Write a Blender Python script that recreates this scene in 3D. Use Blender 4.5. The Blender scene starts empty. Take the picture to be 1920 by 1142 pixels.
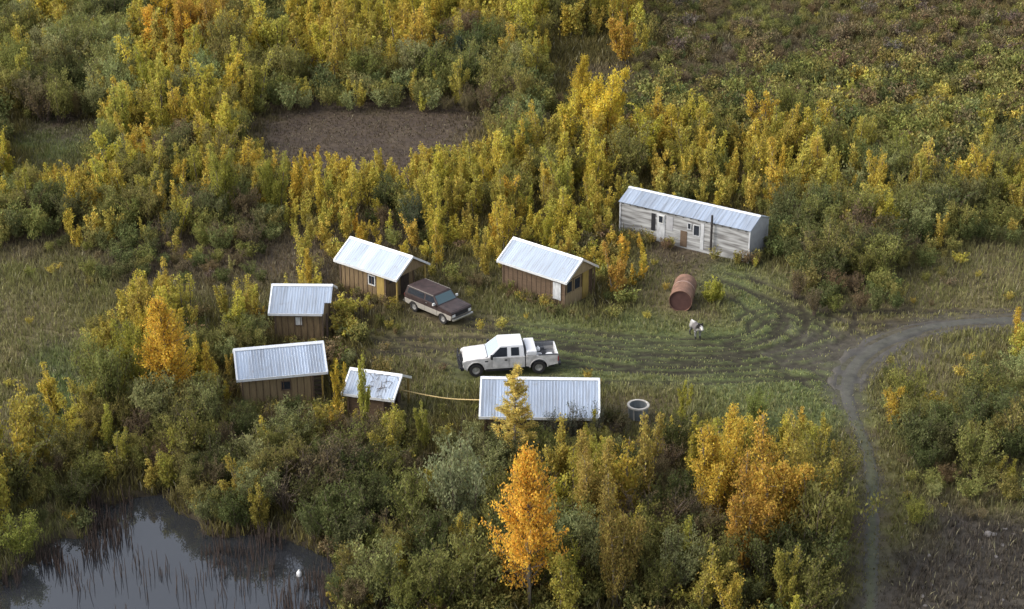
import bpy, bmesh, math, random
import numpy as np
from mathutils import Vector, Matrix
random.seed(7); rng = np.random.default_rng(7)
S = bpy.context.scene
COL = S.collection
R = math.radians

# ------------------------------------------------------------------ camera, sky, sun, exposure
CAM_H = 50.0; PITCH = R(25); HFOV = R(32)
F = 960 / math.tan(HFOV / 2)
cam = bpy.data.objects.new('camera', bpy.data.cameras.new('camera'))
COL.objects.link(cam); S.camera = cam
cam.location = (0, 0, CAM_H); cam.rotation_euler = (R(90) - PITCH, 0, 0)
cam.data.sensor_width = 36; cam.data.angle = HFOV
cam.data.clip_start = 1; cam.data.clip_end = 6000
SUN_EL = R(38); SUN_AZ = R(-98)          # azimuth from +Y, clockwise: left and slightly behind the camera
W = bpy.data.worlds.new('World'); S.world = W; W.use_nodes = True
wn = W.node_tree.nodes; wl = W.node_tree.links
bg = wn['Background']
sky = wn.new('ShaderNodeTexSky'); sky.sky_type = 'NISHITA'; sky.sun_disc = False
sky.sun_elevation = SUN_EL; sky.sun_rotation = SUN_AZ; sky.dust_density = 3.0; sky.air_density = 1.0
hs = wn.new('ShaderNodeHueSaturation'); hs.inputs['Saturation'].default_value = 0.42
wl.new(sky.outputs[0], hs.inputs['Color']); wl.new(hs.outputs[0], bg.inputs['Color'])
bg.inputs['Strength'].default_value = 0.15
sl = bpy.data.lights.new('sun', 'SUN'); sl.energy = 0.75; sl.angle = R(40); sl.color = (1.0, 0.93, 0.82)
sun = bpy.data.objects.new('sun', sl); COL.objects.link(sun)
sd = Vector((math.sin(SUN_AZ) * math.cos(SUN_EL), math.cos(SUN_AZ) * math.cos(SUN_EL), math.sin(SUN_EL)))
sun.rotation_euler = sd.to_track_quat('Z', 'Y').to_euler(); sun.location = sd * 300
S.view_settings.view_transform = 'Standard'; S.view_settings.look = 'None'
S.view_settings.exposure = 1.08; S.view_settings.gamma = 1

# ------------------------------------------------------------------ pixel <-> ground helpers (photo is 1920 x 1142)
CP, SP = math.cos(PITCH), math.sin(PITCH)
def at(px, py, z=0.0):
    u = (px - 960) / F; v = -(py - 571) / F
    d = (u, CP + v * SP, -SP + v * CP); t = (z - CAM_H) / d[2]
    return Vector((d[0] * t, d[1] * t, z))
def proj(x, y, z):
    dz = z - CAM_H
    dep = y * CP - dz * SP; up = y * SP + dz * CP
    return 960 + F * x / dep, 571 - F * up / dep
def hash2(ix, iy, s):
    n = (ix * 374761393 + iy * 668265263 + s * 1442695041).astype(np.int64) & 0xffffffff
    n = ((n ^ (n >> 13)) * 1274126177) & 0xffffffff
    return ((n ^ (n >> 16)) & 0xffff) / 65535.0
def vnoise(x, y, s=0):
    x = np.asarray(x, float); y = np.asarray(y, float)
    ix = np.floor(x).astype(np.int64); iy = np.floor(y).astype(np.int64); fx = x - ix; fy = y - iy
    fx = fx * fx * (3 - 2 * fx); fy = fy * fy * (3 - 2 * fy)
    a = hash2(ix, iy, s); b = hash2(ix + 1, iy, s); c = hash2(ix, iy + 1, s); d = hash2(ix + 1, iy + 1, s)
    return (a * (1 - fx) + b * fx) * (1 - fy) + (c * (1 - fx) + d * fx) * fy
def fbm(x, y, s=0, o=3):
    r = 0; a = .5; t = 0
    for k in range(o):
        r = r + a * vnoise(x * 2 ** k, y * 2 ** k, s + k * 17); t += a; a *= .5
    return r / t
def seg_dist(x, y, pts):
    d = np.full(np.shape(x), 1e9)
    for (ax, ay), (bx, by) in zip(pts[:-1], pts[1:]):
        dx, dy = bx - ax, by - ay; L = dx * dx + dy * dy + 1e-9
        t = np.clip(((x - ax) * dx + (y - ay) * dy) / L, 0, 1)
        d = np.minimum(d, np.hypot(x - ax - t * dx, y - ay - t * dy))
    return d
def in_poly(x, y, pts):
    c = np.zeros(np.shape(x), bool)
    for i in range(len(pts)):
        x1, y1 = pts[i]; x2, y2 = pts[i - 1]
        if y1 == y2: continue
        k = ((y1 > y) != (y2 > y)) & (x < (x2 - x1) * (y - y1) / (y2 - y1) + x1)
        c ^= k
    return c
def gpts(px): return [tuple(at(*p)[:2]) for p in px]
def smooth_line(pts, n=8):
    out = []
    P = [pts[0]] + list(pts) + [pts[-1]]
    for i in range(1, len(P) - 2):
        p0, p1, p2, p3 = [np.array(q, float) for q in P[i - 1:i + 3]]
        for k in range(n):
            t = k / n
            out.append(tuple(.5 * ((2 * p1) + (-p0 + p2) * t + (2 * p0 - 5 * p1 + 4 * p2 - p3) * t * t + (-p0 + 3 * p1 - 3 * p2 + p3) * t ** 3)))
    out.append(tuple(pts[-1])); return out

POND = gpts([(-260, 1110), (-80, 1100), (0, 1078), (40, 1055), (71, 1036), (85, 1012), (117, 997), (150, 1000), (172, 986), (163, 950), (168, 930), (213, 936),
             (255, 921), (301, 917), (328, 950), (368, 965), (376, 990), (420, 997), (470, 990), (531, 999), (581, 1022), (623, 1040),
             (628, 1092), (612, 1130), (620, 1200), (560, 1300), (300, 1400), (-300, 1400)])
ROAD = smooth_line(gpts([(2150, 612), (2020, 604), (1890, 603), (1790, 608), (1705, 625), (1645, 650), (1607, 680), (1592, 708), (1588, 740),
                         (1600, 778), (1616, 825), (1630, 870), (1636, 930), (1635, 1000), (1632, 1070), (1630, 1142), (1620, 1260), (1610, 1420)]), 6)
TR = [[(1365, 514), (1442, 537), (1526, 566), (1584, 586), (1655, 588), (1784, 585), (1880, 585)],
      [(1370, 530), (1436, 560), (1494, 590), (1545, 612), (1580, 640)],
      [(1340, 520), (1400, 545), (1450, 578), (1500, 606), (1550, 632)],
      [(1390, 540), (1470, 575), (1540, 600), (1620, 606), (1720, 600)],
      [(700, 640), (860, 638), (1000, 648), (1150, 672), (1300, 676), (1397, 668), (1494, 658), (1590, 636), (1687, 608)],
      [(720, 655), (860, 660), (1040, 668), (1150, 684), (1300, 686), (1400, 680), (1510, 664), (1600, 645)],
      [(1040, 688), (1160, 694), (1300, 695), (1397, 690), (1494, 686), (1560, 690)],
      [(1050, 672), (1180, 690), (1300, 705), (1420, 702), (1532, 708), (1570, 725)],
      [(1406, 622), (1404, 606), (1425, 592), (1450, 586), (1470, 592), (1476, 610), (1452, 632), (1400, 648), (1320, 655), (1200, 650), (1040, 640)],
      [(1425, 612), (1440, 600), (1460, 600), (1462, 614), (1440, 634), (1390, 642), (1300, 646), (1150, 640), (1000, 626), (880, 612)],
      [(880, 600), (1000, 612), (1120, 626), (1240, 640), (1330, 642), (1420, 660), (1500, 680), (1560, 712)],
      [(700, 665), (800, 675), (860, 690)],
      [(1500, 575), (1516, 600), (1500, 626), (1460, 646), (1380, 660)],
      [(1545, 580), (1555, 600), (1540, 622), (1500, 645), (1430, 656), (1330, 662), (1200, 660)]]
TRACKS = [smooth_line(gpts(t), 5) for t in TR]
RX0, RY0, RS = -20.0, 84.0, .1
rX, rY = np.meshgrid(np.arange(RX0, 48, RS), np.arange(RY0, 126, RS)); RD = np.full(rX.shape, 9.)
for i_, t in enumerate(TRACKS):
    a_ = np.array(t); g_ = np.gradient(a_, axis=0); g_ = np.stack([-g_[:, 1], g_[:, 0]], 1); g_ /= np.linalg.norm(g_, axis=1)[:, None] + 1e-9
    for off_ in (0, 1.65 * (1 if i_ % 2 else -1)):
        if off_ == 9: continue
        RD = np.minimum(RD, seg_dist(rX, rY, [tuple(v) for v in (a_ + g_ * off_)[::2]] + [tuple((a_ + g_ * off_)[-1])]))
def track_d(x, y):
    i = ((np.asarray(x) - RX0) / RS).round().astype(int); j = ((np.asarray(y) - RY0) / RS).round().astype(int)
    ok = (i >= 0) & (i < RD.shape[1]) & (j >= 0) & (j < RD.shape[0])
    return np.where(ok, RD[np.clip(j, 0, RD.shape[0] - 1), np.clip(i, 0, RD.shape[1] - 1)], 9.)

def clampcell(px, py): return np.clip((px // 60).astype(int), 0, 31), np.clip((py // 60).astype(int), 0, 18)
GG = ["uuuuuuuuuuuuuuuuuuuurroooorrrrrr", "uuuuuuuuuuuuuuuuuuuurrnrnnrrrrrr", "uuuuuuuuuuuuuuuuuunnnnnneeeeeeee", "ummuuuuummmmmmmuuuueeeeeeeeeeeee",
      "uggmuuuummmmmmnuuuuuuueeeeeeeeee", "uuuuuuuummmmmmuuuuuuuuuuuuueeeee", "uuuuuuuuuuuuuuuuuuuuuuuuuuuuuuuu", "nnnnnnnnnnnnnuuuuuuummmuuuuuuuTT",
      "oooonnnnnnnuuuooouuoTTssTuuuTTTT", "TToooooooonnunoooouuTTTssTTTTTTT", "TTTouuuuuuuuoTTTssssssssssoooooo", "TggouuuuuuuuTTsssssssssssssoTToo",
      "TgguuuuuuuuuToouuooTTTsssssoTooo", "Tgoouuuuuuuuuuuuuuuuooosssoooooo", "oouuuuuuuuuuuuuuuuuuuuuuuuooooTT", "oouuuuuuuuuuuuuuuuuuuuuuuuoooTTT",
      "ooouuuuuuuuuuuuuuuuuuuuuuumookkk", "oouuuuuuuuuuuuuuuuuuuuuuuuookkkk", "oouuuuuuuuuuuuuuuuuuuuuuuuokkkkk"]
#        blade colours A, B, blade height, density, soil colour
GC = {'u': ((.150, .130, .040), (.11, .092, .038), .60, .9, (.060, .048, .028)), 'm': ((.105, .080, .048), (.075, .062, .042), .14, .55, (.070, .052, .040)),
      'T': ((.215, .190, .090), (.170, .172, .062), .38, 1.1, (.100, .080, .045)), 'o': ((.175, .180, .060), (.160, .140, .060), .46, 1.1, (.080, .066, .034)),
      'g': ((.135, .180, .060), (.150, .155, .065), .32, 1.2, (.060, .065, .030)), 's': ((.172, .203, .072), (.215, .210, .090), .22, 1.7, (.085, .100, .040)),
      'k': ((.105, .090, .066), (.070, .058, .048), .34, .9, (.052, .046, .040)), 'e': ((.110, .115, .038), (.155, .140, .045), .60, 1., (.060, .060, .028)),
      'r': ((.185, .140, .060), (.155, .140, .050), .55, 1., (.080, .055, .032)), 'n': ((.165, .130, .075), (.135, .110, .070), .38, .9, (.080, .062, .046))}
GK = list(GC)
GIDX = np.array([[GK.index(c) for c in r] for r in GG])
GARR = np.array([[*GC[k][0], *GC[k][1], GC[k][2], GC[k][3], *GC[k][4]] for k in GK])
def zone(x, y):
    """ground-cover values at world x, y: bilinear blend of the cell table with a noise-warped lookup"""
    px, py = proj(x, y, 0.0)
    wx = (fbm(x * .35, y * .35, 5) - .5) * 120; wy = (fbm(x * .35, y * .35, 9) - .5) * 70
    qx = (px + wx) / 60 - .5; qy = (py + wy) / 60 - .5
    ix = np.floor(qx).astype(int); iy = np.floor(qy).astype(int); fx = (qx - ix); fy = (qy - iy)
    o = 0
    for dx, wxx in ((0, 1 - fx), (1, fx)):
        for dy, wyy in ((0, 1 - fy), (1, fy)):
            k = GIDX[np.clip(iy + dy, 0, 18), np.clip(ix + dx, 0, 31)]
            o = o + GARR[k] * (wxx * wyy)[..., None]
    return o
def pond_sd(x, y):
    d = seg_dist(x, y, POND + POND[:1]); return np.where(in_poly(x, y, POND), d, -d)
def base_h(x, y):
    h = (fbm(x * .06, y * .06, 21) - .5) * .5 + (fbm(x * .5, y * .5, 31) - .5) * .12
    d = pond_sd(x, y)
    t = np.clip((d + 2.0) / 4.0, 0, 1); t = t * t * (3 - 2 * t)
    return h * (1 - t) - 1.1 * t
def hz(x, y): return float(base_h(np.array([x], float), np.array([y], float))[0])
WATER_Z = -0.45

# ------------------------------------------------------------------ materials
def new_mat(name):
    m = bpy.data.materials.new(name); m.use_nodes = True
    return m, m.node_tree.nodes, m.node_tree.links, m.node_tree.nodes['Principled BSDF']
def mat(name, col, rough=.7, metal=0., noise=.25, scale=6., col2=None, bump=0., stretch=(1, 1, 1), spec=.3, thr=None):
    m, n, l, b = new_mat(name)
    tc = n.new('ShaderNodeTexCoord'); mp = n.new('ShaderNodeMapping'); mp.inputs['Scale'].default_value = stretch
    nz = n.new('ShaderNodeTexNoise'); nz.inputs['Scale'].default_value = scale; nz.inputs['Detail'].default_value = 5
    cr = n.new('ShaderNodeValToRGB'); e = cr.color_ramp.elements
    c2 = col2 or tuple(max(0, c * (1 - noise)) for c in col); c1 = col if col2 else tuple(min(1, c * (1 + noise * .6)) for c in col)
    lo, hi = thr or (.3, .7)
    e[0].position = lo; e[1].position = hi; e[0].color = (*c2, 1); e[1].color = (*c1, 1)
    l.new(tc.outputs['Object'], mp.inputs[0]); l.new(mp.outputs[0], nz.inputs['Vector']); l.new(nz.outputs[0], cr.inputs[0]); l.new(cr.outputs[0], b.inputs['Base Color'])
    b.inputs['Roughness'].default_value = rough; b.inputs['Metallic'].default_value = metal; b.inputs['Specular IOR Level'].default_value = spec
    if bump:
        bp = n.new('ShaderNodeBump'); bp.inputs['Strength'].default_value = bump; bp.inputs['Distance'].default_value = .05
        l.new(nz.outputs[0], bp.inputs['Height']); l.new(bp.outputs[0], b.inputs['Normal'])
    return m
def attr_mat(name, attr, noise_scale=0, transl=0., rough=.8, objcol=False):
    m, n, l, b = new_mat(name)
    b.inputs['Roughness'].default_value = rough; b.inputs['Specular IOR Level'].default_value = .15
    a = n.new('ShaderNodeAttribute'); a.attribute_name = attr
    if objcol:                                # crown colour of the single tree times leaf-to-leaf variation
        oi = n.new('ShaderNodeObjectInfo'); sp = n.new('ShaderNodeSeparateColor'); l.new(a.outputs['Color'], sp.inputs[0])
        hsv = n.new('ShaderNodeHueSaturation')
        m1 = n.new('ShaderNodeMapRange'); m1.inputs['To Min'].default_value = .480; m1.inputs['To Max'].default_value = .525
        m2 = n.new('ShaderNodeMapRange'); m2.inputs['To Min'].default_value = .50; m2.inputs['To Max'].default_value = 1.50
        l.new(sp.outputs[1], m1.inputs[0]); l.new(sp.outputs[0], m2.inputs[0])
        l.new(m1.outputs[0], hsv.inputs['Hue']); l.new(m2.outputs[0], hsv.inputs['Value']); l.new(oi.outputs['Color'], hsv.inputs['Color'])
        csock = hsv.outputs[0]
    else: csock = a.outputs['Color']
    if noise_scale:
        tc = n.new('ShaderNodeTexCoord'); nz = n.new('ShaderNodeTexNoise'); nz.inputs['Scale'].default_value = noise_scale; nz.inputs['Detail'].default_value = 6; nz.inputs['Roughness'].default_value = .7
        mr = n.new('ShaderNodeMapRange'); mr.inputs['From Min'].default_value = .3; mr.inputs['From Max'].default_value = .7; mr.inputs['To Min'].default_value = .55; mr.inputs['To Max'].default_value = 1.4
        mx = n.new('ShaderNodeVectorMath'); mx.operation = 'SCALE'
        l.new(tc.outputs['Object'], nz.inputs['Vector']); l.new(nz.outputs[0], mr.inputs[0]); l.new(csock, mx.inputs[0]); l.new(mr.outputs[0], mx.inputs['Scale']); csock = mx.outputs[0]
        bp = n.new('ShaderNodeBump'); bp.inputs['Strength'].default_value = .7; bp.inputs['Distance'].default_value = .1
        l.new(nz.outputs[0], bp.inputs['Height']); l.new(bp.outputs[0], b.inputs['Normal'])
    l.new(csock, b.inputs['Base Color'])
    if transl:
        tr = n.new('ShaderNodeBsdfTranslucent'); mi = n.new('ShaderNodeMixShader'); mi.inputs[0].default_value = transl
        l.new(csock, tr.inputs[0]); l.new(b.outputs[0], mi.inputs[1]); l.new(tr.outputs[0], mi.inputs[2])
        l.new(mi.outputs[0], n['Material Output'].inputs['Surface'])
    return m
M = {}
M['ground'] = attr_mat('soil', 'col', 2.2)
M['weeds'] = attr_mat('weed_blades', 'col', 0, .25)
M['leaf'] = attr_mat('leaves', 'tint', 0, .42, .75, objcol=True)
M['bark'] = mat('grey_bark', (.20, .17, .13), .9, noise=.5, scale=3)
M['twig'] = mat('brown_twigs', (.12, .09, .07), .9, noise=.4, scale=3)
M['roof'] = mat('galvanised_sheet', (.50, .56, .64), .36, .6, noise=.10, scale=2.2, stretch=(3, .25, .25), spec=.5, bump=.02)
def roof_mat():
    m, n, l, b = new_mat('galvanised_ribbed_sheet')
    tc = n.new('ShaderNodeTexCoord'); sx = n.new('ShaderNodeSeparateXYZ'); l.new(tc.outputs['Object'], sx.inputs[0])
    dv = n.new('ShaderNodeMath'); dv.operation = 'DIVIDE'; dv.inputs[1].default_value = .82; fl = n.new('ShaderNodeMath'); fl.operation = 'FLOOR'; oi = n.new('ShaderNodeObjectInfo')
    l.new(sx.outputs[0], dv.inputs[0]); l.new(dv.outputs[0], fl.inputs[0])
    ad = n.new('ShaderNodeMath'); ad.operation = 'ADD'; mu = n.new('ShaderNodeMath'); mu.operation = 'MULTIPLY'; mu.inputs[1].default_value = 97.; l.new(oi.outputs['Random'], mu.inputs[0]); l.new(fl.outputs[0], ad.inputs[0]); l.new(mu.outputs[0], ad.inputs[1])
    wn_ = n.new('ShaderNodeTexWhiteNoise'); wn_.noise_dimensions = '1D'; l.new(ad.outputs[0], wn_.inputs['W'])
    mr = n.new('ShaderNodeMapRange'); mr.inputs['To Min'].default_value = .84; mr.inputs['To Max'].default_value = 1.08; l.new(wn_.outputs['Value'], mr.inputs[0])
    mp = n.new('ShaderNodeMapping'); mp.inputs['Scale'].default_value = (5.5, .45, .45); l.new(tc.outputs['Object'], mp.inputs[0])
    n1 = n.new('ShaderNodeTexNoise'); n1.inputs['Scale'].default_value = 1.3; n1.inputs['Detail'].default_value = 6; l.new(mp.outputs[0], n1.inputs[0])
    n2 = n.new('ShaderNodeTexNoise'); n2.inputs['Scale'].default_value = 1.5; n2.inputs['Detail'].default_value = 7; n2.inputs['Roughness'].default_value = .7; l.new(tc.outputs['Object'], n2.inputs[0])
    r1 = n.new('ShaderNodeValToRGB'); e = r1.color_ramp.elements; e[0].position = .36; e[0].color = (.37, .41, .47, 1); e[1].position = .56; e[1].color = (.45, .52, .62, 1); l.new(n1.outputs[0], r1.inputs[0])
    r2 = n.new('ShaderNodeValToRGB'); e = r2.color_ramp.elements; e[0].position = .58; e[0].color = (0, 0, 0, 1); e[1].position = .75; e[1].color = (.75, .75, .75, 1); l.new(n2.outputs[0], r2.inputs[0])
    mx = n.new('ShaderNodeMixRGB'); mx.inputs[2].default_value = (.27, .24, .21, 1); l.new(r2.outputs[0], mx.inputs[0]); l.new(r1.outputs[0], mx.inputs[1])
    sc = n.new('ShaderNodeVectorMath'); sc.operation = 'SCALE'; l.new(mx.outputs[0], sc.inputs[0]); l.new(mr.outputs[0], sc.inputs['Scale']); l.new(sc.outputs[0], b.inputs['Base Color'])
    rr = n.new('ShaderNodeMapRange'); rr.inputs['To Min'].default_value = .28; rr.inputs['To Max'].default_value = .55; l.new(n2.outputs[0], rr.inputs[0]); l.new(rr.outputs[0], b.inputs['Roughness'])
    b.inputs['Metallic'].default_value = .6
    bp = n.new('ShaderNodeBump'); bp.inputs['Strength'].default_value = .15; bp.inputs['Distance'].default_value = .03; l.new(n2.outputs[0], bp.inputs['Height']); l.new(bp.outputs[0], b.inputs['Normal'])
    return m
M['roof'] = roof_mat()
M['trim'] = mat('white_metal_trim', (.80, .82, .84), .3, .3, noise=.08)
M['ply'] = mat('weathered_plywood', (.20, .14, .075), .8, noise=.3, scale=2.5, stretch=(4, 4, .6), bump=.1)
M['ply_light'] = mat('tan_board', (.27, .20, .11), .8, noise=.2, scale=3, stretch=(4, 4, .5))
M['log'] = mat('dark_board', (.12, .08, .05), .85, noise=.35, scale=3, stretch=(.5, .5, 4), bump=.15)
M['dark'] = mat('dark_timber', (.05, .035, .028), .9)
M['yellow_wood'] = mat('yellow_pine', (.34, .24, .07), .75, noise=.25, scale=4, stretch=(4, 4, .4))
M['glass'] = mat('window_glass', (.03, .035, .045), .08, spec=.5)
M['frame_w'] = mat('white_frame', (.62, .62, .60), .6, noise=.2)
M['frame_d'] = mat('brown_frame', (.13, .09, .06), .7)
M['siding'] = mat('peeling_siding', (.43, .435, .43), .75, col2=(.15, .145, .14), scale=1.2, stretch=(.5, .5, 4.5), thr=(.36, .64), bump=.2)
M['siding_end'] = mat('grey_siding', (.36, .36, .37), .7, noise=.15, scale=2)
M['panel_w'] = mat('white_panel', (.50, .51, .52), .6, noise=.35, scale=4, stretch=(1, 1, .4))
M['pipe'] = mat('sooty_pipe', (.06, .055, .055), .6, .3)
M['paint_w'] = mat('white_paint', (.72, .72, .73), .28, noise=.06, spec=.5)
M['paint_low'] = mat('shaded_white_paint', (.56, .54, .52), .5, noise=.35, scale=2.5, spec=.4)  # greyer than white_paint: shade on the truck's flanks put into the colour
M['paint_br'] = mat('faded_brown_paint', (.050, .034, .032), .5, noise=.35, scale=3, spec=.4)
M['paint_rust'] = mat('rusting_roof_paint', (.066, .042, .040), .75, col2=(.035, .024, .023), scale=3)
M['paint_cr'] = mat('cream_paint', (.33, .305, .265), .5, noise=.15, scale=3)
M['black'] = mat('black_plastic', (.025, .025, .028), .5)
M['tyre'] = mat('tyre_rubber', (.035, .033, .032), .85)
M['rim'] = mat('dusty_rim', (.42, .41, .39), .45, .4)
M['chrome'] = mat('dull_chrome', (.6, .6, .6), .3, .9)
M['lamp'] = mat('headlamp_glass', (.65, .65, .62), .15, spec=.6)
M['red'] = mat('red_lens', (.35, .03, .02), .3)
M['bedliner'] = mat('bed_liner', (.16, .165, .175), .6, noise=.2)
M['rust'] = mat('rusted_steel', (.27, .155, .105), .85, col2=(.13, .072, .052), scale=2.5, bump=.15)
M['rust_end'] = mat('dark_rust', (.085, .042, .036), .85, noise=.2, scale=3)
M['rust_band'] = mat('pale_rust_band', (.36, .25, .20), .7)
M['conc'] = mat('pale_concrete', (.50, .47, .42), .85, noise=.25, scale=5, bump=.1)
M['conc_d'] = mat('damp_grey_shell', (.17, .19, .20), .7, noise=.3, scale=4, stretch=(1, 1, .3))
M['plastic_w'] = mat('white_plastic', (.80, .80, .80), .35, noise=.05)
M['rope'] = mat('yellow_hose_rubber', (.62, .46, .20), .6, noise=.1)
M['stone'] = mat('grey_stone', (.20, .185, .175), .9, noise=.35, scale=3, bump=.3)
M['road'] = None
def road_mat():
    m, n, l, b = new_mat('packed_grey_dirt')
    a = n.new('ShaderNodeAttribute'); a.attribute_name = 'col'
    tc = n.new('ShaderNodeTexCoord'); nz = n.new('ShaderNodeTexNoise'); nz.inputs['Scale'].default_value = 1.8; nz.inputs['Detail'].default_value = 8; nz.inputs['Roughness'].default_value = .7
    mr = n.new('ShaderNodeMapRange'); mr.inputs['From Min'].default_value = .3; mr.inputs['From Max'].default_value = .7; mr.inputs['To Min'].default_value = .62; mr.inputs['To Max'].default_value = 1.3
    mx = n.new('ShaderNodeVectorMath'); mx.operation = 'SCALE'
    l.new(tc.outputs['Object'], nz.inputs[0]); l.new(nz.outputs[0], mr.inputs[0]); l.new(a.outputs['Color'], mx.inputs[0]); l.new(mr.outputs[0], mx.inputs['Scale']); l.new(mx.outputs[0], b.inputs['Base Color'])
    bp = n.new('ShaderNodeBump'); bp.inputs['Strength'].default_value = .6; bp.inputs['Distance'].default_value = .08
    l.new(nz.outputs[0], bp.inputs['Height']); l.new(bp.outputs[0], b.inputs['Normal']); b.inputs['Roughness'].default_value = .8
    return m
M['road'] = road_mat()
def water_mat():
    m, n, l, b = new_mat('still_dark_water')
    b.inputs['Base Color'].default_value = (.024, .026, .030, 1); b.inputs['Roughness'].default_value = .025; b.inputs['IOR'].default_value = 1.75
    tc = n.new('ShaderNodeTexCoord'); nz = n.new('ShaderNodeTexNoise'); nz.inputs['Scale'].default_value = 1.2; nz.inputs['Detail'].default_value = 3
    bp = n.new('ShaderNodeBump'); bp.inputs['Strength'].default_value = .02; bp.inputs['Distance'].default_value = .05
    l.new(tc.outputs['Object'], nz.inputs[0]); l.new(nz.outputs[0], bp.inputs['Height']); l.new(bp.outputs[0], b.inputs['Normal'])
    return m
M['water'] = water_mat()

# ------------------------------------------------------------------ object helpers
def tag(o, label=None, cat=None, group=None, kind=None):
    if label: o['label'] = label
    if cat: o['category'] = cat
    if group: o['group'] = group
    if kind: o['kind'] = kind
    return o
def empty(name, loc, rz=0, **k):
    o = bpy.data.objects.new(name, None); COL.objects.link(o); o.location = loc; o.rotation_euler = (0, 0, rz); o.empty_display_size = .3
    return tag(o, **k)
def link(name, me, material=None, parent=None, **k):
    o = bpy.data.objects.new(name, me); COL.objects.link(o)
    if material is not None: me.materials.append(material)
    if parent is not None: o.parent = parent
    return tag(o, **k)
class MB:
    """collects shapes, links them as one mesh object"""
    def __init__(s): s.bm = bmesh.new()
    def hexa(s, c):                               # eight corners: bottom ring 0-3, top ring 4-7
        v = [s.bm.verts.new(p) for p in c]
        for f in ((3, 2, 1, 0), (4, 5, 6, 7), (0, 1, 5, 4), (1, 2, 6, 5), (2, 3, 7, 6), (3, 0, 4, 7)): s.bm.faces.new([v[i] for i in f])
        return s
    def box(s, x0, x1, y0, y1, z0, z1):
        return s.hexa([(x0, y0, z0), (x1, y0, z0), (x1, y1, z0), (x0, y1, z0), (x0, y0, z1), (x1, y0, z1), (x1, y1, z1), (x0, y1, z1)])
    def prism(s, prof, y0, y1, axis='y', inset=0):                  # profile of (x, z) pushed along y, or (y, z) along x
        f = (lambda p, q: (p[0], q, p[1])) if axis == 'y' else (lambda p, q: (q, p[0], p[1]))
        a = [s.bm.verts.new(f(p, y0)) for p in prof]; b = [s.bm.verts.new(f(p, y1)) for p in prof]; n = len(prof)
        s.bm.faces.new(a); s.bm.faces.new(b[::-1])
        for i in range(n): s.bm.faces.new([a[i], b[i], b[(i + 1) % n], a[(i + 1) % n]])
        return s
    def tube(s, pts, rad, n=8, cap=True):
        pts = [Vector(p) for p in pts]
        rs = rad if isinstance(rad, (list, tuple)) else [rad] * len(pts); rings = []
        for i, p in enumerate(pts):
            d = (pts[min(i + 1, len(pts) - 1)] - pts[max(i - 1, 0)]).normalized()
            u = d.orthogonal().normalized() if i == 0 else (rings_u - d * rings_u.dot(d)).normalized()
            rings_u = u; w = d.cross(u)
            rings.append([s.bm.verts.new(p + (u * math.cos(2 * math.pi * k / n) + w * math.sin(2 * math.pi * k / n)) * rs[i]) for k in range(n)])
        for a, b in zip(rings[:-1], rings[1:]):
            for k in range(n): s.bm.faces.new([a[k], a[(k + 1) % n], b[(k + 1) % n], b[k]])
        if cap: s.bm.faces.new(rings[0][::-1]); s.bm.faces.new(rings[-1])
        return s
    def lathe(s, prof, n=24, close=False):        # (r, z) round z
        rings = []
        for r, z in prof: rings.append([s.bm.verts.new((r * math.cos(2 * math.pi * k / n), r * math.sin(2 * math.pi * k / n), z)) for k in range(n)])
        prs = list(zip(rings[:-1], rings[1:])) + ([(rings[-1], rings[0])] if close else [])
        for a, b in prs:
            for k in range(n): s.bm.faces.new([a[k], a[(k + 1) % n], b[(k + 1) % n], b[k]])
        if not close: s.bm.faces.new(rings[0][::-1]); s.bm.faces.new(rings[-1])
        return s
    def quad(s, c):
        s.bm.faces.new([s.bm.verts.new(p) for p in c]); return s
    def build(s, name, material, parent=None, bevel=0, smooth=False, **k):
        if bevel:
            bmesh.ops.bevel(s.bm, geom=[e for e in s.bm.edges], offset=bevel, segments=2, affect='EDGES', profile=.6, clamp_overlap=True)
        bmesh.ops.recalc_face_normals(s.bm, faces=s.bm.faces)
        me = bpy.data.meshes.new(name); s.bm.to_mesh(me); s.bm.free()
        if smooth:
            for p in me.polygons: p.use_smooth = True
        return link(name, me, material, parent, **k)
def fast_mesh(name, co, faces, attr=None, vals=None):
    """co (n,3); faces (m,k) all with the same k"""
    me = bpy.data.meshes.new(name); m, k = faces.shape
    me.vertices.add(len(co)); me.vertices.foreach_set('co', co.astype(np.float32).ravel())
    me.loops.add(m * k); me.loops.foreach_set('vertex_index', faces.astype(np.int32).ravel())
    me.polygons.add(m); me.polygons.foreach_set('loop_start', (np.arange(m) * k).astype(np.int32))
    if attr:
        a = me.attributes.new(attr, 'FLOAT_COLOR', 'POINT')
        v = np.ones((len(co), 4), np.float32); v[:, :3] = vals; a.data.foreach_set('color', v.ravel())
    me.update(calc_edges=True); me.validate(); return me

# ------------------------------------------------------------------ ground: one sheet to the horizon, fine inside the view
def axis(lo, hi, step, far):
    a = list(np.arange(lo, hi + step / 2, step)); s = step; up = []; v = a[-1]
    while v < far: s *= 1.35; v += s; up.append(v)
    s = step; dn = []; v = a[0]
    while v > -far: s *= 1.35; v -= s; dn.append(v)
    return np.array(dn[::-1] + a + up)
gx = axis(-58, 58, .22, 2500); gy = axis(66, 200, .24, 2600)
X, Y = np.meshgrid(gx, gy); Xf, Yf = X.ravel(), Y.ravel()
Z = base_h(Xf, Yf); zn = zone(Xf, Yf)
inner = (np.abs(Xf) < 60) & (Yf > 60) & (Yf < 205)
col = zn[:, 8:11].copy()
blend = np.clip(fbm(Xf * 1.3, Yf * 1.3, 77) * 2 - .6, 0, 1)[:, None]
col = col * (1 - .45 * blend) + zn[:, 0:3] * .45 * blend
td = track_d(Xf, Yf)
rut = np.exp(-(td / .21) ** 2) * (.60 + .75 * fbm(Xf * .5, Yf * .5, 3))
Z -= rut * .13
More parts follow.
